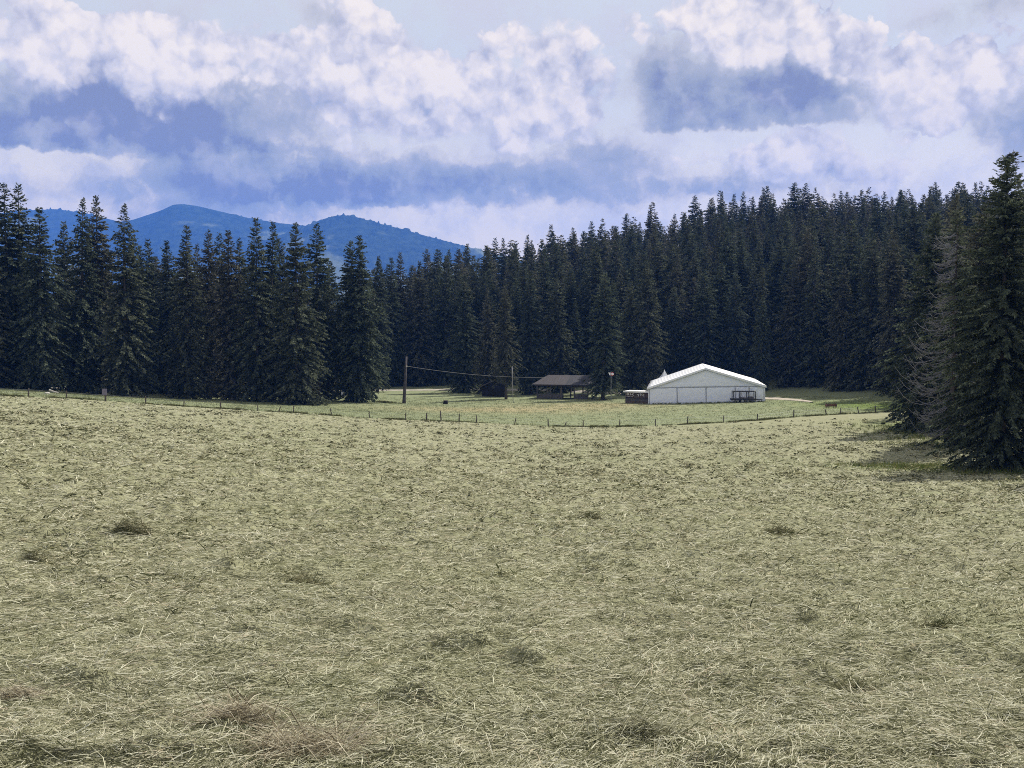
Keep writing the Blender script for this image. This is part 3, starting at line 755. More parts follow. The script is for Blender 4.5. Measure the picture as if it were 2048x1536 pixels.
sheet(lambda u, v: (HW + 0 * u, 0.05 + (DP - 0.1) * u, 0.02 + v * (EV - 0.2)), 60, 8, 0.03, 'wall_panel', pvc_wall, tent, 0.06, 9)
sheet(lambda u, v: (HW - 2 * HW * u, DP + 0 * u, 0.02 + v * (EV - 0.2)), 60, 8, 0.03, 'wall_panel', pvc_wall, tent, 0.06, 10)
for x in (-HW, -HW / 2, 0, HW / 2, HW):
    b_ = MB(); b_.box(x - 0.055, x + 0.055, -0.05, 0.06, -0.35, EV - 0.14, 0.01); b_.build('frame_post', alu if abs(x) < HW else pvc, tent)
for x in (-HW + 0.16, HW - 0.16):
    b_ = MB(); b_.box(x - 0.04, x + 0.04, -0.035, -0.005, -0.25, EV - 0.14); b_.build('zip_strip', alu, tent)
b_ = MB(); b_.box(-HW, HW, -0.045, 0.02, EV - 0.145, EV - 0.055); b_.build('eave_beam', alu, tent)
b_ = MB(); b_.box(-HW, HW, -0.03, 0.01, -0.45, 0.03); b_.build('ground_skirt', pvc_wall, tent)

# white pagoda tent behind: only its peak shows over the big roof
pp = at(1328.5, 800, 189); pz = gz(pp[0], pp[1])
pag = thing('pagoda_tent', 'small white pointed pagoda tent peeking over the big tent roof', 'tent', (pp[0], pp[1], pz), R(10))
hp = at(1328.5, 739.5, 189)[2] - pz
b_ = MB(); nlev = 9; vs = []; fs = []
for k in range(nlev):
    s = k / (nlev - 1); w = 2.1 * (1 - s) ** 1.55 + 0.05; z = 2.3 + (hp - 2.3) * s
    vs += [(-w, -w, z), (w, -w, z), (w, w, z), (-w, w, z)]
for k in range(nlev - 1):
    for i in range(4): j = (i + 1) % 4; fs.append((k * 4 + i, k * 4 + j, k * 4 + 4 + j, k * 4 + 4 + i))
fs.append((nlev * 4 - 4, nlev * 4 - 3, nlev * 4 - 2, nlev * 4 - 1)); fs.append((3, 2, 1, 0)); b_.add(vs, fs); b_.build('canopy', pvc, pag)
for (sx, sy) in ((-1, -1), (1, -1), (1, 1), (-1, 1)):
    b_ = MB(); b_.tube([(sx * 2.0, sy * 2.0, -0.1), (sx * 2.0, sy * 2.0, 2.32)], 0.04, 8); b_.build('leg', alu, pag)

# ------------------------------------------------------------------ wooden kiosk left of the tent
K0 = at(1250.5, 808, 166); K1 = at(1299, 808, 164)
kz = min(gz(K0[0], K0[1]), gz(K1[0], K1[1])); kl = np.hypot(K1[0] - K0[0], K1[1] - K0[1]); ka = math.atan2(K1[1] - K0[1], K1[0] - K0[0])
kio = thing('wooden_kiosk', 'low dark wooden kiosk with flat white roof left of the party tent', 'kiosk', (K0[0], K0[1], kz), ka)
b_ = MB(); b_.box(-0.2, kl + 0.2, -0.35, 2.5, 2.02, 2.10, 0.02); b_.build('roof', whitep, kio)
b_ = MB(); b_.box(-0.22, kl + 0.22, -0.40, -0.35, 1.88, 2.12); b_.build('fascia', whitep, kio)
for x, w in ((0.06, 0.07), (1.72, 0.09), (1.95, 0.07), (kl - 0.06, 0.07)):
    b_ = MB(); b_.box(x - w, x + w, 0.0, 0.14, -0.2, 2.0, 0.01); b_.build('post', greyplank, kio)
b_ = MB(); b_.box(0.0, kl, 2.2, 2.3, -0.2, 2.0); b_.box(-0.02, 0.03, 0.15, 2.2, -0.2, 2.0); b_.box(kl - 0.03, kl + 0.02, 0.15, 2.2, -0.2, 2.0); b_.build('back_wall', darkwood, kio)
b_ = MB(); b_.box(0.13, kl - 0.13, 0.02, 0.08, 0.45, 0.88); b_.box(0.1, kl - 0.1, -0.12, 0.16, 0.885, 0.93); b_.build('counter', greyplank, kio)
b_ = MB(); b_.box(0.13, kl - 0.13, 0.03, 0.07, -0.15, 0.44); b_.build('lower_panel', darkwood, kio)
b_ = MB(); b_.box(0.13, kl - 0.13, 0.10, 0.14, 1.02, 1.86); b_.build('menu_board', darkwood, kio)
yF = 0.095
def mark(polys):
    m_ = MB()
    for poly in polys: m_.prism([(x, z) for x, z in poly], yF - 0.012, yF)
    m_.build('painted_mark', whitep, kio)
def rect(x, z, w, h): return [(x - w / 2, z - h / 2), (x + w / 2, z - h / 2), (x + w / 2, z + h / 2), (x - w / 2, z + h / 2)]
def cresc(x, z, r): return [(x + r * math.cos(a), z + r * math.sin(a)) for a in np.linspace(0.9, 2 * math.pi - 0.9, 12)] + [(x + 0.25 * r + 0.62 * r * math.cos(a), z + 0.72 * r * math.sin(a)) for a in np.linspace(2 * math.pi - 1.25, 1.25, 10)]
mark([rect(0.40, 1.66, 0.34, 0.07), rect(0.40, 1.44, 0.34, 0.07), rect(0.26, 1.55, 0.07, 0.15), rect(0.54, 1.55, 0.07, 0.15)])
mark([[(0.72, 1.40), (0.80, 1.38), (1.08, 1.56), (1.02, 1.62)], [(0.80, 1.66), (0.88, 1.70), (1.06, 1.46), (0.98, 1.44)]])
mark([cresc(1.40, 1.55, 0.20)])
mark([rect(2.22, 1.55, 0.24, 0.09), rect(2.28, 1.38, 0.11, 0.26)])
mark([[(2.52, 1.62), (2.62, 1.64), (2.72, 1.36), (2.64, 1.34)], [(2.66, 1.36), (2.72, 1.34), (2.88, 1.58), (2.80, 1.60)], rect(2.64, 1.66, 0.1, 0.1)])
mark([cresc(3.22, 1.46, 0.21)])
mark([rect(0.28 + 0.24 * k, 1.14, 0.11, 0.07) for k in range(5)])
mark([rect(2.2 + 0.2 * k, 1.77, 0.09, 0.05) for k in range(5)])

# ------------------------------------------------------------------ trailer with rail frame in front of the tent's right end
Y_T = 156.6; t0 = at(1463, 805, Y_T); tz = gz(t0[0] + 2, t0[1])
trl = thing('flatbed_trailer', 'dark flatbed trailer with tall rail frame parked before the tent wall', 'trailer', (t0[0], t0[1], tz), R(-4))
SX = Y_T / F
X_ = lambda px: (px - 1463) * SX
Z_ = lambda py: (805 - py) * SX
b_ = MB(); b_.box(0, X_(1511), 0, 1.7, Z_(800.8), Z_(797.2), 0.02); b_.build('bed', blacksteel, trl)
fr = MB()
for x in (1467, 1481.5, 1496, 1510.5):
    for yy in (0.08, 1.6): fr.box(X_(x) - 0.055, X_(x) + 0.055, yy - 0.04, yy + 0.04, Z_(797.2), Z_(783.5))
for yy in (0.08, 1.6): fr.box(X_(1466), X_(1511), yy - 0.05, yy + 0.05, Z_(783.5), Z_(782.2))
fr.box(X_(1511), X_(1514), 0.04, 0.12, Z_(785.8), Z_(785.0)); fr.build('rail_frame', blacksteel, trl)
b_ = MB(); b_.box(X_(1482), X_(1508), 0.35, 1.3, Z_(797.1), Z_(795.0), 0.03); b_.box(X_(1498), X_(1507), 0.5, 1.2, Z_(795.0), Z_(793.4), 0.03); b_.build('load', greyplank, trl)
b_ = MB(); b_.tube([(X_(1511), 0.3, Z_(799)), (X_(1526), 0.85, Z_(798.8))], 0.06, 6); b_.tube([(X_(1511), 1.4, Z_(799)), (X_(1526), 0.85, Z_(798.8))], 0.06, 6); b_.build('drawbar', blacksteel, trl)
for yy in (-0.13, 1.62):
    b_ = MB(); cx_, cz_ = X_(1484.5), Z_(802.2) + 0.05; rw = 0.33
    nseg = 28; prof = [(rw * 0.62, 0.0), (rw * 0.93, -0.005), (rw, 0.03), (rw, 0.16), (rw * 0.93, 0.195), (rw * 0.62, 0.19)]
    vs = [(cx_ + r * math.cos(2 * math.pi * k / nseg), yy + w, cz_ + r * math.sin(2 * math.pi * k / nseg)) for k in range(nseg) for (r, w) in prof]
    npf = len(prof); fs = [(k * npf + i, k * npf + (i + 1) % npf, ((k + 1) % nseg) * npf + (i + 1) % npf, ((k + 1) % nseg) * npf + i) for k in range(nseg) for i in range(npf)]
    b_.add(vs, fs); wh = b_.build('wheel', rubber, trl)
    r_ = MB(); r_.tube([(cx_, yy + 0.02, cz_), (cx_, yy + 0.17, cz_)], rw * 0.615, 20); r_.tube([(cx_, yy - 0.01, cz_), (cx_, yy + 0.03, cz_)], 0.06, 12); r_.build('rim', galv, wh)
b_ = MB(); b_.prism([(X_(1484.5) + 0.46 * math.cos(a), Z_(802.2) + 0.07 + 0.43 * math.sin(a)) for a in np.linspace(0.35, math.pi - 0.35, 9)] + [(X_(1484.5) + 0.42 * math.cos(a), Z_(802.2) + 0.07 + 0.39 * math.sin(a)) for a in np.linspace(math.pi - 0.35, 0.35, 9)], -0.16, -0.001); b_.build('mudguard', blacksteel, trl)
b_ = MB(); b_.tube([(X_(1470), 0.3, -0.05), (X_(1470), 0.3, Z_(800))], 0.035, 6); b_.tube([(X_(1524), 0.85, -0.1), (X_(1524), 0.85, Z_(798))], 0.04, 6); b_.build('support_leg', blacksteel, trl)

# ------------------------------------------------------------------ open wooden pavilion
E0 = at(1072, 798, 187); E1 = at(1177, 798, 184)
pvz = gz((E0[0] + E1[0]) / 2, 186); PL = np.hypot(E1[0] - E0[0], E1[1] - E0[1]); pa = math.atan2(E1[1] - E0[1], E1[0] - E0[0])
pav = thing('picnic_pavilion', 'open-sided wooden picnic pavilion with grey plank roof under the spruces', 'pavilion', (E0[0], E0[1], pvz), pa)
roofm, t, b = mat('weathered_shaded_roof_boards', 0.9, 0.15)
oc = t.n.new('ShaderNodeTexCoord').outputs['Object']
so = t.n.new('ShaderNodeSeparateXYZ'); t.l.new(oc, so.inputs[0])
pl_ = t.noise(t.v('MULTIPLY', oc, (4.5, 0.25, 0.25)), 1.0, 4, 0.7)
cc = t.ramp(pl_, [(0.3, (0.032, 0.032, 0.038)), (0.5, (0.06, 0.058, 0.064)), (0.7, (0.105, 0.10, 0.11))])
cc = t.mix(t.step(so.outputs[0], PL * 0.56, PL * 0.58), t.mix(0.5, cc, (0.085, 0.076, 0.078)), t.mix(0.4, cc, (0.04, 0.046, 0.058)))  # spruce shade painted into the board greys; right stretch darker and bluer
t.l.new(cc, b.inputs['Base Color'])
PD, EH, RH = 7.2, 2.75, 4.35
for s_ in (0, 1):
    ya, yb = (-0.7, PD / 2) if s_ == 0 else (PD + 0.7, PD / 2)
    ra = (1.4, PL - 0.2)
    m_ = MB(); th = 0.09
    m_.add([(-0.6, ya, EH), (PL + 0.4, ya, EH), (ra[1], yb, RH), (ra[0], yb, RH), (-0.6, ya, EH - th), (PL + 0.4, ya, EH - th), (ra[1], yb, RH - th), (ra[0], yb, RH - th)],
           [(0, 1, 2, 3), (7, 6, 5, 4), (0, 4, 5, 1), (1, 5, 6, 2), (2, 6, 7, 3), (3, 7, 4, 0)] if s_ == 0 else [(3, 2, 1, 0), (4, 5, 6, 7), (1, 5, 4, 0), (2, 6, 5, 1), (3, 7, 6, 2), (0, 4, 7, 3)])
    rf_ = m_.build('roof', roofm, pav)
    if s_ == 0:
        bt = MB(); nb = 17
        for k in range(nb):
            f_ = (k + 0.5) / nb; xa = -0.6 + (PL + 1.0) * f_; xb = ra[0] + (ra[1] - ra[0]) * f_
            bt.tube([(xa, ya, EH + 0.015), (xb, yb, RH + 0.015)], 0.025, 4)
        bt.build('batten', greyplank, rf_)
for xe, xr in ((-0.6, 1.4), (PL + 0.4, PL - 0.2)):       # hipped ends
    m_ = MB(); m_.add([(xe, -0.7, EH - 0.02), (xe, PD + 0.7, EH - 0.02), (xr, PD / 2, RH - 0.02), (xe, -0.7, EH - 0.1), (xe, PD + 0.7, EH - 0.1), (xr, PD / 2, RH - 0.1)],
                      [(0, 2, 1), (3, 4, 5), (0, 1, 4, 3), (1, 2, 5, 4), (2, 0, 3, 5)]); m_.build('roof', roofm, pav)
b_ = MB(); b_.box(-0.2, PL + 0.1, 0.02, 0.18, EH - 0.32, EH - 0.1); b_.box(-0.2, PL + 0.1, PD - 0.18, PD - 0.02, EH - 0.32, EH - 0.1); b_.build('eave_beam', darkwood, pav)
for f_ in (0.02, 0.28, 0.49, 0.73, 0.985):
    for yy in (0.1, PD - 0.1):
        b_ = MB(); b_.box(PL * f_ - 0.11, PL * f_ + 0.11, yy - 0.09, yy + 0.09, -0.25, EH - 0.2, 0.015); b_.build('post', greyplank, pav)
for f0, f1 in ((0.02, 0.28), (0.28, 0.49), (0.73, 0.985)):
    b_ = MB(); b_.box(PL * f0 + 0.12, PL * f1 - 0.12, 0.06, 0.12, 0.1, 0.95); b_.build('railing', greyplank, pav)
for k in range(3):                               # picnic tables inside, plain planks on trestles
    tb = thing('picnic_table', ['picnic table at the left inside the pavilion', 'picnic table in the middle of the pavilion', 'picnic table at the right inside the pavilion'][k], 'picnic table',
               tuple(np.array([E0[0], E0[1], pvz]) + np.array([math.cos(pa), math.sin(pa), 0]) * PL * (0.2 + 0.3 * k) + np.array([-math.sin(pa), math.cos(pa), 0]) * 3.6), pa, 'picnic tables in the pavilion')
    b_ = MB(); b_.box(-1.0, 1.0, -0.38, 0.38, 0.71, 0.76, 0.01); b_.build('table_top', greyplank, tb)
    for sy in (-1, 1):
        b_ = MB(); b_.box(-1.0, 1.0, sy * 0.75 - 0.13, sy * 0.75 + 0.13, 0.42, 0.46, 0.01); b_.build('bench', greyplank, tb)
    for sx in (-0.75, 0.75):
        b_ = MB(); b_.box(sx - 0.04, sx + 0.04, -0.8, 0.8, 0.34, 0.42); b_.box(sx - 0.04, sx + 0.04, -0.32, -0.22, -0.1, 0.71); b_.box(sx - 0.04, sx + 0.04, 0.22, 0.32, -0.1, 0.71); b_.build('trestle', darkwood, tb)

# dark hut left of the pavilion
h0_ = at(964, 794, 192); hz = gz(h0_[0] + 2, 192)
hut = thing('wooden_hut', 'small windowless dark wooden hut in the shade beside a spruce trunk', 'hut', (h0_[0], 192, hz), 0)
b_ = MB(); b_.prism([(0, -0.3), (4.7, -0.3), (4.7, 1.9), (2.35, 2.9), (0, 1.9)], 0, 3.6); hut_shaded = plain('shade_dark_wood', (0.022, 0.02, 0.02), 0.95, 0.1, 0.3, 3); b_.build('wall', hut_shaded, hut)  # tree shade over the hut is painted in as near-black wood
for sx in (0, 1):
    xa, xb = (-0.3, 2.35) if sx == 0 else (5.0, 2.35)
    m_ = MB(); m_.add([(xa, -0.3, 1.80), (xb, -0.3, 2.94), (xb, 3.9, 2.94), (xa, 3.9, 1.80), (xa, -0.3, 1.88), (xb, -0.3, 3.03), (xb, 3.9, 3.03), (xa, 3.9, 1.88)],
                      [(0, 1, 2, 3), (7, 6, 5, 4), (0, 4, 5, 1), (1, 5, 6, 2), (2, 6, 7, 3), (3, 7, 4, 0)]); m_.build('roof', hut_shaded, hut)
b_ = MB(); b_.box(1.7, 2.6, -0.04, -0.003, -0.1, 1.75); b_.build('door', hut_shaded, hut)

# ------------------------------------------------------------------ poles and cable
polew = plain('pole_wood', (0.085, 0.075, 0.074), 0.9, 0.15, 0.35, 2.5)
pb = at(808, 808, 166.5); pz_ = gz(pb[0], pb[1]); ptop = at(812.5, 713, 166.5)
pole = thing('utility_pole', 'thick leaning brown wooden utility pole carrying a sagging cable', 'utility pole', (pb[0], pb[1], pz_))
ptl = np.array([ptop[0] - pb[0], 0.1, ptop[2] - pz_])
b_ = MB(); b_.tube([(0, 0, -0.4), tuple(ptl * 0.08), tuple(ptl * 0.5), tuple(ptl)], [0.36, 0.29, 0.23, 0.18], 12); b_.build('shaft', polew, pole, True)
cstart = np.array([ptop[0] + 0.2, 166.4, at(815, 732.5, 166.4)[2]])
b_ = MB(); q_ = cstart - np.array([pb[0], pb[1], pz_]); b_.tube([tuple(q_ + np.array([-0.25, 0, 0.0])), tuple(q_)], 0.06, 8); b_.build('insulator', whitep, pole)
cend = np.array([(1092 - 1024) / F * 186.5, 186.5, at(1092, 755, 186.5)[2]])
cable = MB(); pts = []
for k in range(41):
    s = k / 40; p = cstart * (1 - s) + cend * s; p[2] -= 0.70 * 4 * s * (1 - s) * 0.75; pts.append(p)
cable.tube(pts, 0.026, 6)
tag(cable.build('sagging_cable', plain('grey_cable', (0.20, 0.195, 0.195), 0.6, 0.3, 0.1), None), 'grey cable sagging from the wooden pole to the pavilion', 'cable')
p2_ = at(1026.5, 806, 170); p2z = gz(p2_[0], 170); p2t = at(1024.3, 735, 170)
thin = thing('thin_pole', 'thin pale grey slightly bent pole standing alone left of the pavilion', 'pole', (p2_[0], 170, p2z))
d_ = np.array([p2t[0] - p2_[0], 0, p2t[2] - p2z])
b_ = MB(); b_.tube([(0, 0, -0.3), tuple(d_ * 0.45 + np.array([-0.04, 0, 0])), tuple(d_ * 0.8), tuple(d_)], [0.06, 0.075, 0.10, 0.10], 10); b_.build('shaft', plain('peeled_grey_wood', (0.26, 0.25, 0.25), 0.8, 0.2, 0.15, 3), thin, True)
b_ = MB(); b_.tube([tuple(d_), tuple(d_ + np.array([0, 0, 0.25]))], [0.12, 0.03], 10); b_.build('cap', galv, thin)

# ------------------------------------------------------------------ fence
fen = thing('wire_fence', 'long low wire fence of weathered wooden stakes between hay field and meadow', 'fence', (0, 116, gz(0, 116)))
f0 = np.array([0, 116, gz(0, 116)]); stake = plain('weathered_stake', (0.10, 0.082, 0.068), 0.95, 0.1, 0.4, 5)
fr_ = random.Random(4); tops = []
hgt = {882: 1.25, 1130: 0.6, 514: 0.75, 556: 0.7, 366: 0.8}; lean = {1029: 0.22, 1130: 0.3, 1655: -0.28, 1719: -0.2, 882: -0.08, 662: -0.15, 556: 0.35}
for px, py in FENCE:
    Yp = fence_Y(px); x = (px - 1024) / F * Yp; z = gz(x, Yp); h = hgt.get(px, fr_.uniform(0.82, 1.0)); ln = lean.get(px, fr_.uniform(-0.06, 0.06)); r = fr_.uniform(0.055, 0.075)
    b_ = MB(); o = np.array([x, Yp, z]) - f0; d = np.array([ln, fr_.uniform(-0.05, 0.05), 1.0])
    b_.tube([tuple(o - d * 0.25), tuple(o + d * h * 0.5 + np.array([fr_.uniform(-0.01, 0.01), 0, 0])), tuple(o + d * h * 0.93), tuple(o + d * h)], [r * 1.1, r, r * 0.95, r * 0.45], 7); b_.build('post', stake, fen)
    tops.append(o + d * h * 0.85)
for hk in (1.0, 0.55):
    b_ = MB(); pts = []
    for a, c_ in zip(tops[:-1], tops[1:]):
        for s in np.linspace(0, 1, 4, endpoint=False): p = a * (1 - s) + c_ * s; p = p.copy(); p[2] -= 0.05 * math.sin(math.pi * s) + (1 - hk) * 0.75; pts.append(p + np.array([0, -0.07, 0]))
    b_.tube(pts, 0.006, 4, False); b_.build('wire', galv, fen)

# ------------------------------------------------------------------ small things
def small_sign(px, py0, py1, w_px, base_py, Y, label, boardm, name='notice_sign'):
    p = at(px, base_py, Y); z = gz(p[0], Y); s = thing(name, label, 'sign', (p[0], Y, z))
    zt = at(px, py0, Y)[2] - z; zb = at(px, py1, Y)[2] - z; w = w_px / F * Y / 2
    b_ = MB(); b_.tube([(0, 0.05, -0.3), (0, 0.05, zt - 0.05)], 0.045, 8); b_.build('post', stake, s)
    b_ = MB(); b_.box(-w, w, -0.035, 0.0, zb, zt, 0.008); b_.build('board', boardm, s); return s


small_sign(209.5, 777.5, 790, 10, 802, 111.6, 'small grey-violet board sign standing at the fence on the left', plain('faded_violet_board', (0.18, 0.16, 0.20), 0.7, 0.2, 0.15, 6))
small_sign(686, 783.5, 792.5, 7, 803, 158.5, 'small white notice board beside the twin spruce trunks', whitep)
sp0 = at(1222, 790, 178); sz0 = gz(sp0[0], 178)
rs = thing('warning_sign', 'tall signpost with white board and red-rimmed white disc under the spruce by the pavilion', 'sign', (sp0[0], 178, sz0))
zt = at(1222, 748, 178)[2] - sz0
b_ = MB(); b_.tube([(0, 0.06, -0.3), (0, 0.06, zt + 0.3)], 0.05, 8); b_.build('post', galv, rs)
b_ = MB(); b_.tube([(0.22, 0.0, zt), (0.22, -0.03, zt)], 0.30, 20); b_.build('red_disc', redp, rs)
b_ = MB(); b_.tube([(0.25, -0.031, zt), (0.25, -0.045, zt)], 0.225, 20); b_.build('white_disc', whitep, rs)
b_ = MB(); b_.prism([(-0.50, zt + 0.26), (-0.10, zt + 0.26), (-0.12, zt - 0.26), (-0.28, zt - 0.22)], -0.03, 0.0); b_.build('white_board', whitep, rs)

def rock(px, py, Y, r, label, sd, m_, name='rock', cat='rock', sq=(1.3, 1, 0.7)):
    p = at(px, py, Y); z = gz(p[0], Y); n1, n2 = 18, 10; vs = []; gg = np.random.default_rng(sd)
    th, ph = np.meshgrid(np.linspace(0, 2 * np.pi, n1, endpoint=False), np.linspace(0.05, np.pi - 0.05, n2))
    rr = r * (0.75 + 0.5 * vnoise(np.cos(th) * 1.6 + 5 + sd, np.sin(th) * 1.6 + ph * 1.7, sd))
    V = np.stack([rr * np.sin(ph) * np.cos(th) * sq[0], rr * np.sin(ph) * np.sin(th) * sq[1], rr * np.cos(ph) * sq[2]], -1).reshape(-1, 3)
    i, j = np.meshgrid(np.arange(n2 - 1), np.arange(n1), indexing='ij')
    q = np.stack([i * n1 + j, (i + 1) * n1 + j, (i + 1) * n1 + (j + 1) % n1, i * n1 + (j + 1) % n1], -1).reshape(-1, 4)
    return tag(link(name, np_mesh(name, V, q, None, False), m_, None, (p[0], Y, z + r * sq[2] * 0.35)), label, cat)
lime = plain('limestone', (0.50, 0.48, 0.44), 0.9, 0.2, 0.2, 3)
rock(94, 783, 126, 0.26, 'pale limestone rock at the wood edge behind the leftmost fence stakes', 3, lime)
lg = MB(); a0 = at(98, 783, 126.5); z = gz(a0[0], 126.5); lg.tube([(0, 0, 0.55), (0.5, 0.1, 0.3), (1.1, 0.2, 0.13)], [0.09, 0.10, 0.07], 10)
lgo = tag(lg.build('fallen_log', plain('bleached_wood', (0.45, 0.42, 0.37), 0.85, 0.2, 0.2, 4)), 'bleached fallen log leaning by the pale rock at the left wood edge', 'log')
lgo.location = (a0[0], 126.5, z)
st_ = at(891, 807, 167); sz = gz(st_[0], 167)
stp = thing('tree_stump', 'short black tree stump alone on the meadow right of the utility pole', 'stump', (st_[0], 167, sz))
b_ = MB(); b_.tube([(0, 0, -0.2), (0, 0, 0.1), (0.02, 0, 0.35), (0.03, 0.0, 0.62)], [0.52, 0.44, 0.38, 0.36], 14); b_.build('stump_body', plain('charred_wood', (0.02, 0.018, 0.017), 0.95, 0.1, 0.3, 6), stp, True)
b_ = MB(); b_.tube([(0.03, 0, 0.621), (0.03, 0, 0.63)], 0.31, 14); b_.build('cut_face', darkwood, stp)
# wooden trough
wp = at(1662, 817, 146); wz = gz(wp[0], 146)
tr = thing('wooden_trough', 'small reddish brown wooden trough on legs beyond the right stretch of fence', 'trough', (wp[0], 146, wz), R(8))
redwood = plain('reddish_wood', (0.17, 0.085, 0.06), 0.85, 0.2, 0.3, 4)
b_ = MB(); b_.box(-0.75, 0.75, -0.28, -0.22, 0.22, 0.56); b_.box(-0.75, 0.75, 0.22, 0.28, 0.22, 0.56); b_.box(-0.75, 0.75, -0.22, 0.22, 0.22, 0.27); b_.box(-0.80, -0.75, -0.28, 0.28, 0.2, 0.58); b_.box(0.75, 0.80, -0.28, 0.28, 0.2, 0.58); b_.build('basin', redwood, tr)
for sx in (-0.6, 0.6):
    for sy in (-0.33, 0.33):
        b_ = MB(); b_.box(sx - 0.05, sx + 0.05, sy - 0.045, sy + 0.045, -0.15, 0.75, 0.01); b_.build('leg', darkwood, tr)
nb_ = at(1292, 726, 193.4)
nest = thing('nest_box', 'small pale nest box high on the bare stem above the tent peak cap', 'nest box', (nb_[0], 192.9, nb_[2] - 0.2))
b_ = MB(); b_.box(-0.16, 0.16, -0.14, 0.14, 0, 0.34, 0.01); b_.build('box', lime, nest)
b_ = MB(); b_.box(-0.2, 0.2, -0.2, 0.18, 0.343, 0.38, 0.01); b_.build('lid', whitep, nest)

# ------------------------------------------------------------------ hay, tufts and tall grass
def blade_mat(name, stops, trans=0.3, patch=1.0):
    m = bpy.data.materials.new(name); m.use_nodes = True; t = NT(m.node_tree); t.n.clear()
    o = t.n.new('ShaderNodeOutputMaterial'); d = t.n.new('ShaderNodeBsdfDiffuse'); tr_ = t.n.new('ShaderNodeBsdfTranslucent'); mx = t.n.new('ShaderNodeMixShader')
    ge = t.n.new('ShaderNodeNewGeometry')
    big = t.noise(ge.outputs['Position'], 0.30, 4, 0.6); sm_ = t.noise(ge.outputs['Position'], 3.2, 4, 0.65)
    v = t.m('ADD', t.m('MULTIPLY', ge.outputs['Random Per Island'], 0.92), t.m('MULTIPLY', t.m('SUBTRACT', sm_, 0.5), patch))
    c = t.ramp(t.m('ADD', v, 0.04), stops)
    c = t.mix(t.m('MULTIPLY', t.step(big, 0.45, 0.72), 0.42), c, t.mix(1.0, c, (0.74, 0.81, 0.61), 'MULTIPLY'))
    t.l.new(c, d.inputs[0]); t.l.new(c, tr_.inputs[0]); mx.inputs[0].default_value = trans
    t.l.new(d.outputs[0], mx.inputs[1]); t.l.new(tr_.outputs[0], mx.inputs[2]); t.l.new(mx.outputs[0], o.inputs[0])
    return m


HAY = [(0.0, (0.04, 0.046, 0.022)), (0.22, (0.12, 0.125, 0.068)), (0.42, (0.265, 0.26, 0.162)), (0.66, (0.41, 0.40, 0.28)), (0.90, (0.62, 0.61, 0.475)), (1.0, (0.44, 0.38, 0.27))]
haym = blade_mat('cut_hay', HAY, 0.22, 0.9)


def stalks(x, y, z, az_, ln, wd, pitch, arch, g):
    """bent flat stalks: 3 cross sections each, two quads"""
    n = len(x); d = np.stack([np.cos(az_) * np.cos(pitch), np.sin(az_) * np.cos(pitch), np.sin(pitch)], -1)
    s = np.cross(d, np.stack([g.normal(0, 0.5, n), g.normal(0, 0.5, n), np.ones(n)], -1)); s /= (np.linalg.norm(s, axis=1, keepdims=True) + 1e-6)
    p0 = np.stack([x, y, z], -1); bend = np.stack([-np.sin(az_), np.cos(az_), np.zeros(n)], -1) * (g.normal(0, 0.035, n) * ln)[:, None]
    mid = p0 + d * (ln * 0.5)[:, None] + bend; mid[:, 2] += arch * ln
    p1 = p0 + d * ln[:, None]
    w = s * wd[:, None] * 0.5
    V = np.stack([p0 - w, p0 + w, mid + w, mid - w, p1 + w * 0.4, p1 - w * 0.4], 1).reshape(-1, 3)
    b = np.arange(n)[:, None] * 6
    q = np.concatenate([b + np.array([0, 1, 2, 3]), b + np.array([3, 2, 4, 5])])
    return V, q


def scatter(n, r0, r1, half, g, power):
    u = g.random(n); e = 2 - power
    r = (r0 ** e + u * (r1 ** e - r0 ** e)) ** (1 / e) if abs(e) > 1e-6 else r0 * (r1 / r0) ** u
    a = np.radians(g.uniform(-half, half, n)); return r * np.sin(a), r * np.cos(a), r


g = np.random.default_rng(12)
VV = []; QQ = []; off = 0
def push(V, q):
    global off
    VV.append(V); QQ.append(q + off); off += len(V)
N1 = 960000
x, y, r = scatter(N1, 3.4, 120, 54, g, 2.2)
ok = (beyond(x, y) < -0.3) & ((np.abs(np.arctan2(x, y)) < 0.56) | (g.random(len(x)) < 0.6)); x, y, r = x[ok], y[ok], r[ok]; n = len(x)
azm = np.where(g.random(n) < 0.5, g.normal(0.15, 0.45, n) + np.where(g.random(n) < 0.5, np.pi, 0), g.random(n) * 6.283)
swirl = (fbm(x / 1.2, y / 1.2, 50, 3) - 0.5) * 2.0
ln = np.where(g.random(n) < 0.007, g.uniform(0.2, 0.40, n), np.minimum(g.gamma(2.4, 0.034, n), 0.2)) * np.clip(0.55 + r / 26, 0.65, 2.6); wd = np.maximum(0.0022 + 0.0036 * g.random(n), r * 0.0006 * (0.5 + g.random(n)))
z = ground(x, y) + np.abs(g.normal(0, 0.014, n)) + 0.004
pit = g.normal(0.03, 0.12, n) + (g.random(n) < 0.04) * g.uniform(0.2, 0.7, n)
push(*stalks(x, y, z, azm + swirl, np.clip(ln, 0.04, 0.75), wd, pit, g.uniform(0.0, 0.09, n), g))
tag(link('cut_hay', np_mesh('cut_hay', np.concatenate(VV), np.concatenate(QQ)), haym), 'loose cut hay strewn over the whole mown field', 'hay', None, 'stuff')
VV = []; QQ = []; off = 0
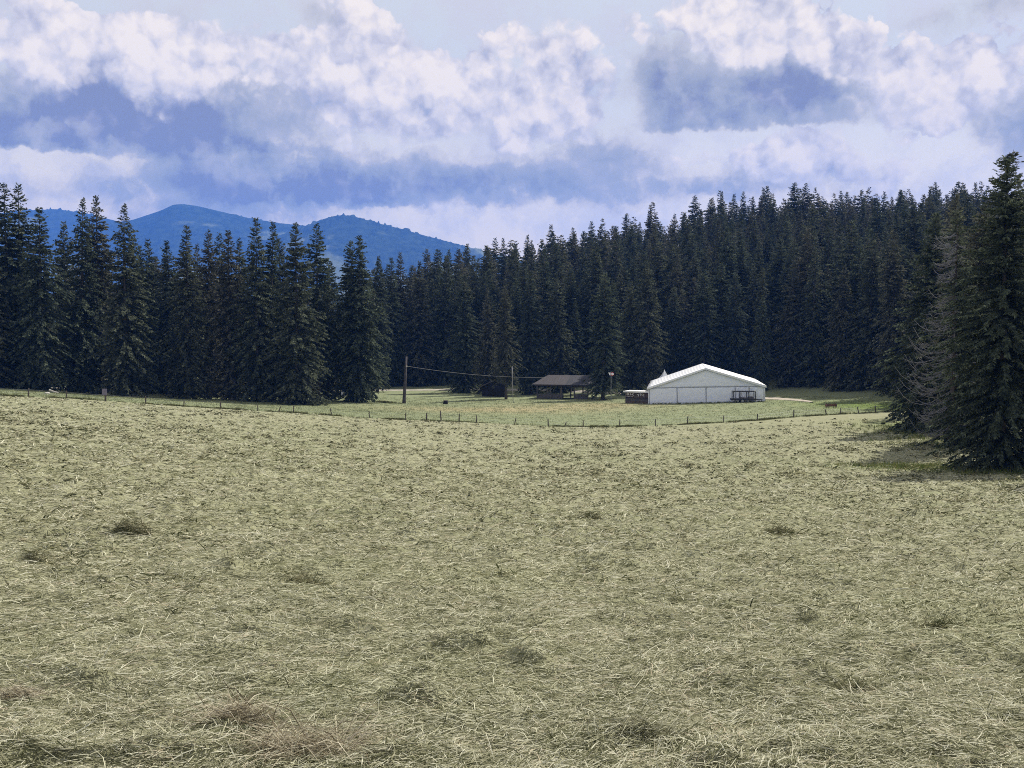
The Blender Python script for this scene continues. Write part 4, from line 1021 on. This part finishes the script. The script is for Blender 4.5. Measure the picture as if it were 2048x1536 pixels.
# tufts and small heaps of raked hay, near and far
x, y, r = scatter(21500, 9, 128, 53, g, 1.35)
dens = fbm(x / 7, y / 5, 61, 3)
ok = (beyond(x, y) < -0.6) & (g.random(len(x)) < (sstep(0.25, 0.70, dens) * 0.5 + 0.4) * (1 - 0.5 * sstep(50, 105, r))); x, y, r = x[ok], y[ok], r[ok]
size = (g.gamma(1.6, 0.045, len(x)) + 0.04) * np.clip(0.5 + r / 60, 0.55, 1.6); kk = np.clip((8 + 40 * size), 9, 30).astype(int)
idx = np.repeat(np.arange(len(x)), kk); n = len(idx); sz_ = size[idx]
ax = x[idx] + g.normal(0, 1, n) * sz_ * 0.85; ay = y[idx] + g.normal(0, 1, n) * sz_ * 0.4
rad2 = ((ax - x[idx]) / (sz_ * 1.3)) ** 2 + ((ay - y[idx]) / (sz_ * 0.8)) ** 2
az0 = ground(ax, ay) + sz_ * 0.55 * np.exp(-rad2) * g.uniform(0.15, 1.0, n)
push(*stalks(ax, ay, az0, g.normal(0.1, 0.8, n) + np.where(g.random(n) < 0.5, np.pi, 0), sz_ * g.uniform(0.25, 0.75, n), np.maximum(0.005 + 0.005 * g.random(n), r[idx] * 0.0011 * (0.6 + g.random(n))), g.normal(0.05, 0.25, n), g.uniform(0, 0.15, n), g))
tuftm = blade_mat('shade_dark_tufts', [(0.0, (0.03, 0.036, 0.016)), (0.30, (0.07, 0.075, 0.036)), (0.55, (0.15, 0.145, 0.08)), (0.8, (0.30, 0.28, 0.17)), (1.0, (0.50, 0.47, 0.33))], 0.2, 1.1)  # dark ramp paints in the shaded near sides of the tufts
tag(link('hay_tufts', np_mesh('hay_tufts', np.concatenate(VV), np.concatenate(QQ)), tuftm), 'small dark hay tufts with painted-in shade scattered over the mown field', 'hay', None, 'stuff')
print('hay quads', sum(len(q) for q in QQ))

def heap(px, py, w, h, n, label, mat_, seed, dark=False, long_=1.0):
    gg = np.random.default_rng(seed); d = ray(px, py); lo, hi = 3.0, 130.0
    for _ in range(40):
        m_ = (lo + hi) / 2; p = d * (m_ / d[1])
        if p[2] > gz(p[0], p[1]): lo = m_
        else: hi = m_
    p = d * (lo / d[1]); bx, by = p[0], p[1]; bz = gz(bx, by)
    rr = np.sqrt(gg.random(n)); ta = gg.random(n) * 6.283; x = rr * np.cos(ta) * w; y = rr * np.sin(ta) * w * 0.6
    z = ground(bx + x, by + y) - bz + h * (1 - rr ** 2) * gg.uniform(0.1, 1.0, n) + 0.005
    V, q = stalks(x + 0 * z, y, z, gg.normal(0.15, 0.6, n) + np.where(gg.random(n) < 0.5, np.pi, 0), w * gg.uniform(0.25, 0.9, n) * long_, np.maximum(0.003, lo * 0.0004) * (0.7 + gg.random(n)), gg.normal(0.05, 0.35, n), gg.uniform(0, 0.25, n), gg)
    return tag(link('hay_clump', np_mesh('hay_clump', V, q), mat_, None, (bx, by, bz)), label, 'hay clump', 'clumps of raked-up hay')


dark_hay = blade_mat('shade_dark_hay', [(0.0, (0.035, 0.045, 0.02)), (0.4, (0.085, 0.088, 0.045)), (0.75, (0.18, 0.165, 0.10)), (1.0, (0.36, 0.33, 0.21))])  # clump hay darkened in colour for its shaded sides
brown_hay = blade_mat('brown_hay', [(0.0, (0.075, 0.06, 0.04)), (0.3, (0.20, 0.165, 0.11)), (0.6, (0.40, 0.36, 0.26)), (1.0, (0.62, 0.57, 0.44))])
heap(265, 1062, 0.28, 0.17, 420, 'dark hay clump standing out alone on the left of the mown field', dark_hay, 1)
heap(605, 1175, 0.22, 0.13, 420, 'dark dome-shaped hay clump left of centre in the mown field', dark_hay, 2)
heap(80, 1115, 0.17, 0.07, 200, 'flat dark hay clump at the left below the tallest clump', dark_hay, 3)
heap(36, 1402, 0.13, 0.10, 500, 'brown hay clump near the left border in the foreground', brown_hay, 4)
heap(470, 1450, 0.20, 0.12, 650, 'large loose brown hay clump with long pale stalks in the foreground', brown_hay, 5, long_=1.2)
heap(620, 1505, 0.30, 0.06, 600, 'long combed bundle of brown straw at the bottom edge', brown_hay, 6, long_=1.5)
heap(1720, 1385, 0.13, 0.06, 350, 'small dark hay clump in the right foreground', dark_hay, 7)
heap(1880, 1262, 0.20, 0.10, 450, 'dark flat hay clump near the right border', dark_hay, 8)
heap(1560, 1070, 0.36, 0.13, 360, 'wide dark hay clump right of centre in the middle of the field', dark_hay, 9)
heap(1185, 1040, 0.26, 0.13, 300, 'dark hay clump upper middle of the field below the tent', dark_hay, 10)
heap(1300, 1470, 0.22, 0.09, 500, 'greenish hay clump with upright blades in the bottom foreground right of centre', haym, 11)

# tall uncut grass: the fence strip, tree feet, meadow tufts
def upright(x, y, h, g, nb, spread, wd):
    idx = np.repeat(np.arange(len(x)), nb); n = len(idx)
    ax = x[idx] + g.normal(0, 1, n) * spread; ay = y[idx] + g.normal(0, 1, n) * spread
    return stalks(ax, ay, ground(ax, ay) - 0.02, g.random(n) * 6.283, h[idx] * g.uniform(0.5, 1.1, n), np.maximum(0.006, np.hypot(ax, ay) * wd), g.normal(1.1, 0.3, n), g.uniform(-0.1, 0.1, n), g)


g = np.random.default_rng(31); VV = []; QQ = []; off = 0
fa = np.cumsum(np.concatenate([[0], np.hypot(np.diff(FX), np.diff(FYY))])); sF = g.uniform(0, fa[-1], 4200)
dF = fbm(sF / 2.2, sF * 0 + 2, 77, 3); sF = sF[g.random(len(sF)) < sstep(0.40, 0.62, dF) * 0.95 + 0.12]
x = np.interp(sF, fa, FX) + g.normal(0, 0.1, len(sF)); y = np.interp(sF, fa, FYY) + g.normal(0, 0.22, len(sF))
push(*upright(x, y, 0.12 + 0.22 * fbm(sF / 1.5, sF * 0 + 5, 78, 2), g, 12, 0.12, 0.0002))
tall_dark = blade_mat('uncut_grass', [(0.0, (0.035, 0.05, 0.018)), (0.4, (0.075, 0.09, 0.03)), (0.8, (0.16, 0.15, 0.07)), (1.0, (0.26, 0.22, 0.12))])
tag(link('fence_grass', np_mesh('fence_grass', np.concatenate(VV), np.concatenate(QQ)), tall_dark), 'dark uncut grass growing along the foot of the fence', 'grass', None, 'stuff')
VV = []; QQ = []; off = 0
for (cx_, cy_, sx, sy, n_, hh) in [(27, 66, 3, 1.0, 420, 0.35), (31, 62, 3.0, 1.0, 260, 0.4), (32, 52, 2.2, 1.2, 260, 0.45), (43, 100, 4, 7, 700, 0.4), (38, 82, 4, 4, 400, 0.35)]:
    x = cx_ + g.normal(0, 1, n_) * sx; y = cy_ + g.normal(0, 1, n_) * sy
    push(*upright(x, y, np.full(n_, hh) * g.uniform(0.5, 1.2, n_), g, 9, 0.15, 0.00025))
tx = g.uniform(-9.3, 9.3, 260)
push(*upright(tc_[0] + tx * math.cos(R(9.4)) - 0.25 * math.sin(R(9.4)), tc_[1] - tx * math.sin(R(9.4)) - 0.30, g.uniform(0.08, 0.3, 260), g, 8, 0.1, 0.00022))
lushm = blade_mat('lush_grass', [(0.0, (0.05, 0.075, 0.018)), (0.45, (0.10, 0.14, 0.035)), (0.8, (0.19, 0.20, 0.07)), (1.0, (0.30, 0.24, 0.13))])
tag(link('tall_grass', np_mesh('tall_grass', np.concatenate(VV), np.concatenate(QQ)), lushm), 'green uncut grass around the feet of the right-hand spruces', 'grass', None, 'stuff')
VV = []; QQ = []; off = 0
n_ = 26000; yy = g.uniform(100, 185, n_); xx = g.uniform(-0.55, 0.5, n_) * yy; bz = beyond(xx, yy)
wd_ = np.interp(1024 + F * xx / yy, [-300, 300, 700, 800, 1250, 1560, 1800], [140, 150, 168, 205, 200, 180, 166])
ok = (bz > 0.3) & (yy < wd_); xx, yy = xx[ok], yy[ok]
ok = ~((np.abs(xx - tc_[0] - (yy - 160) * 0.16) < 9.8) & (yy > 158.0) & (yy < 184)); xx, yy = xx[ok], yy[ok]
push(*upright(xx, yy, np.full(len(xx), 0.16) * g.uniform(0.5, 1.3, len(xx)), g, 7, 0.25, 0.00025))
meadm = blade_mat('meadow_grass', [(0.0, (0.095, 0.118, 0.06)), (0.4, (0.175, 0.20, 0.105)), (0.75, (0.265, 0.28, 0.16)), (1.0, (0.38, 0.35, 0.21))])
tag(link('meadow_grass', np_mesh('meadow_grass', np.concatenate(VV), np.concatenate(QQ)), meadm), 'short grey-green meadow grass beyond the fence', 'grass', None, 'stuff')
md = at(768, 806, 164)
hmnd = upright(np.array([0.0] * 60) + g.normal(0, 0.9, 60) + md[0], np.full(60, 164.0) + g.normal(0, 0.3, 60), np.full(60, 0.4), g, 14, 0.2, 0.00025)
tag(link('brush_mound', np_mesh('brush_mound', *hmnd), tall_dark), 'low dark brush mound left of the utility pole foot', 'brush mound')

# ------------------------------------------------------------------ distant mountains
mm, t, b = mat('wooded_mountain', 1.0, 0.0)
pos = t.n.new('ShaderNodeNewGeometry').outputs['Position']
n1 = t.noise(pos, 0.0021, 6, 0.55); n2 = t.noise(pos, 0.02, 4, 0.65)
wood = t.ramp(n2, [(0.35, (0.010, 0.018, 0.012)), (0.65, (0.042, 0.062, 0.04))])
past = t.ramp(n2, [(0.3, (0.17, 0.20, 0.09)), (0.7, (0.27, 0.29, 0.15))])
t.l.new(t.mix(t.m('MULTIPLY', t.step(n1, 0.545, 0.62), 0.7), wood, past), b.inputs['Base Color'])


def mountain(prof, Y, depth, seed, rough=1.0, low=-25):
    pxs = np.array([p[0] for p in prof], float); pys = np.array([p[1] for p in prof], float)
    px = np.arange(pxs[0], pxs[-1], 1.1); py = np.interp(px, pxs, pys)
    k = np.exp(-np.linspace(-2, 2, 25) ** 2); k /= k.sum(); py = np.convolve(np.pad(py, 12, 'edge'), k, 'valid')
    ys = np.array([at(a, c_, Y)[2] for a, c_ in zip(px, py)]); xs = (px - 1024) / F * Y
    s = np.concatenate([np.linspace(1.0, 0.0, 90) ** 1.0, -np.linspace(0.02, 0.6, 14)])     # 1 = foot toward us, 0 = ridge, negative = far side
    S, Xg = np.meshgrid(s, xs, indexing='ij'); Zr = np.broadcast_to(ys, S.shape)
    yv = Y - S * depth * (1.0)
    gul = fbm(Xg / 560 + 3, yv / 560, seed, 5) - 0.5
    fall = np.where(S >= 0, (1 - S) ** 1.25, 1 + S * 0.9)
    Z = low + (Zr - low) * fall + gul * 290 * np.abs(S) ** 0.7 * (1 - np.abs(S) * 0.6) * rough
    tree = np.maximum(0, vnoise(Xg / 11, yv / 11, seed + 9) - 0.45) * 26 * sstep(0.42, 0.55, fbm(Xg / 260, yv / 260, seed + 20, 3))
    Z = Z + tree
    nr_, nc_ = S.shape
    i, j = np.meshgrid(np.arange(nr_ - 1), np.arange(nc_ - 1), indexing='ij')
    q = np.stack([i * nc_ + j, i * nc_ + j + 1, (i + 1) * nc_ + j + 1, (i + 1) * nc_ + j], -1).reshape(-1, 4)
    return tag(link('mountain', np_mesh('mountain', np.stack([Xg.ravel(), yv.ravel(), Z.ravel()], -1), q, None, True), mm), kind='structure')


mountain([(-900, 460), (-700, 455), (-300, 440), (0, 428), (60, 421), (118, 418), (140, 421), (180, 427), (235, 441), (300, 462), (420, 500), (600, 560)], 6700, 1500, 3)
mountain([(-600, 560), (0, 520), (150, 465), (220, 446), (270, 440), (330, 420), (352, 409), (372, 408), (400, 412), (450, 424), (500, 436), (560, 446), (620, 452), (700, 470), (800, 505), (1000, 560), (1200, 600)], 6100, 1700, 11)
mountain([(200, 600), (420, 540), (540, 478), (600, 458), (640, 441), (670, 432), (690, 430), (715, 434), (760, 447), (810, 459), (850, 471), (900, 484), (950, 498), (1000, 512), (1100, 540), (1250, 580), (1500, 620)], 5400, 1500, 17)

# ------------------------------------------------------------------ haze: one box of even thin air round everything
hz_ = MB(); hz_.box(-6900, 6900, -6500, 7900, -60, max(o.bound_box[1][2] for o in C.objects if o.name.startswith('mountain')) + 25)
hm = bpy.data.materials.new('haze'); hm.use_nodes = True; t = NT(hm.node_tree); t.n.clear()
ho = t.n.new('ShaderNodeOutputMaterial'); pv = t.n.new('ShaderNodeVolumePrincipled'); t.l.new(pv.outputs[0], ho.inputs['Volume'])
pv.inputs['Color'].default_value = (0.11, 0.31, 1.0, 1); pv.inputs['Density'].default_value = 0.000125; pv.inputs['Anisotropy'].default_value = 0.0
tag(hz_.build('haze', hm), kind='stuff')
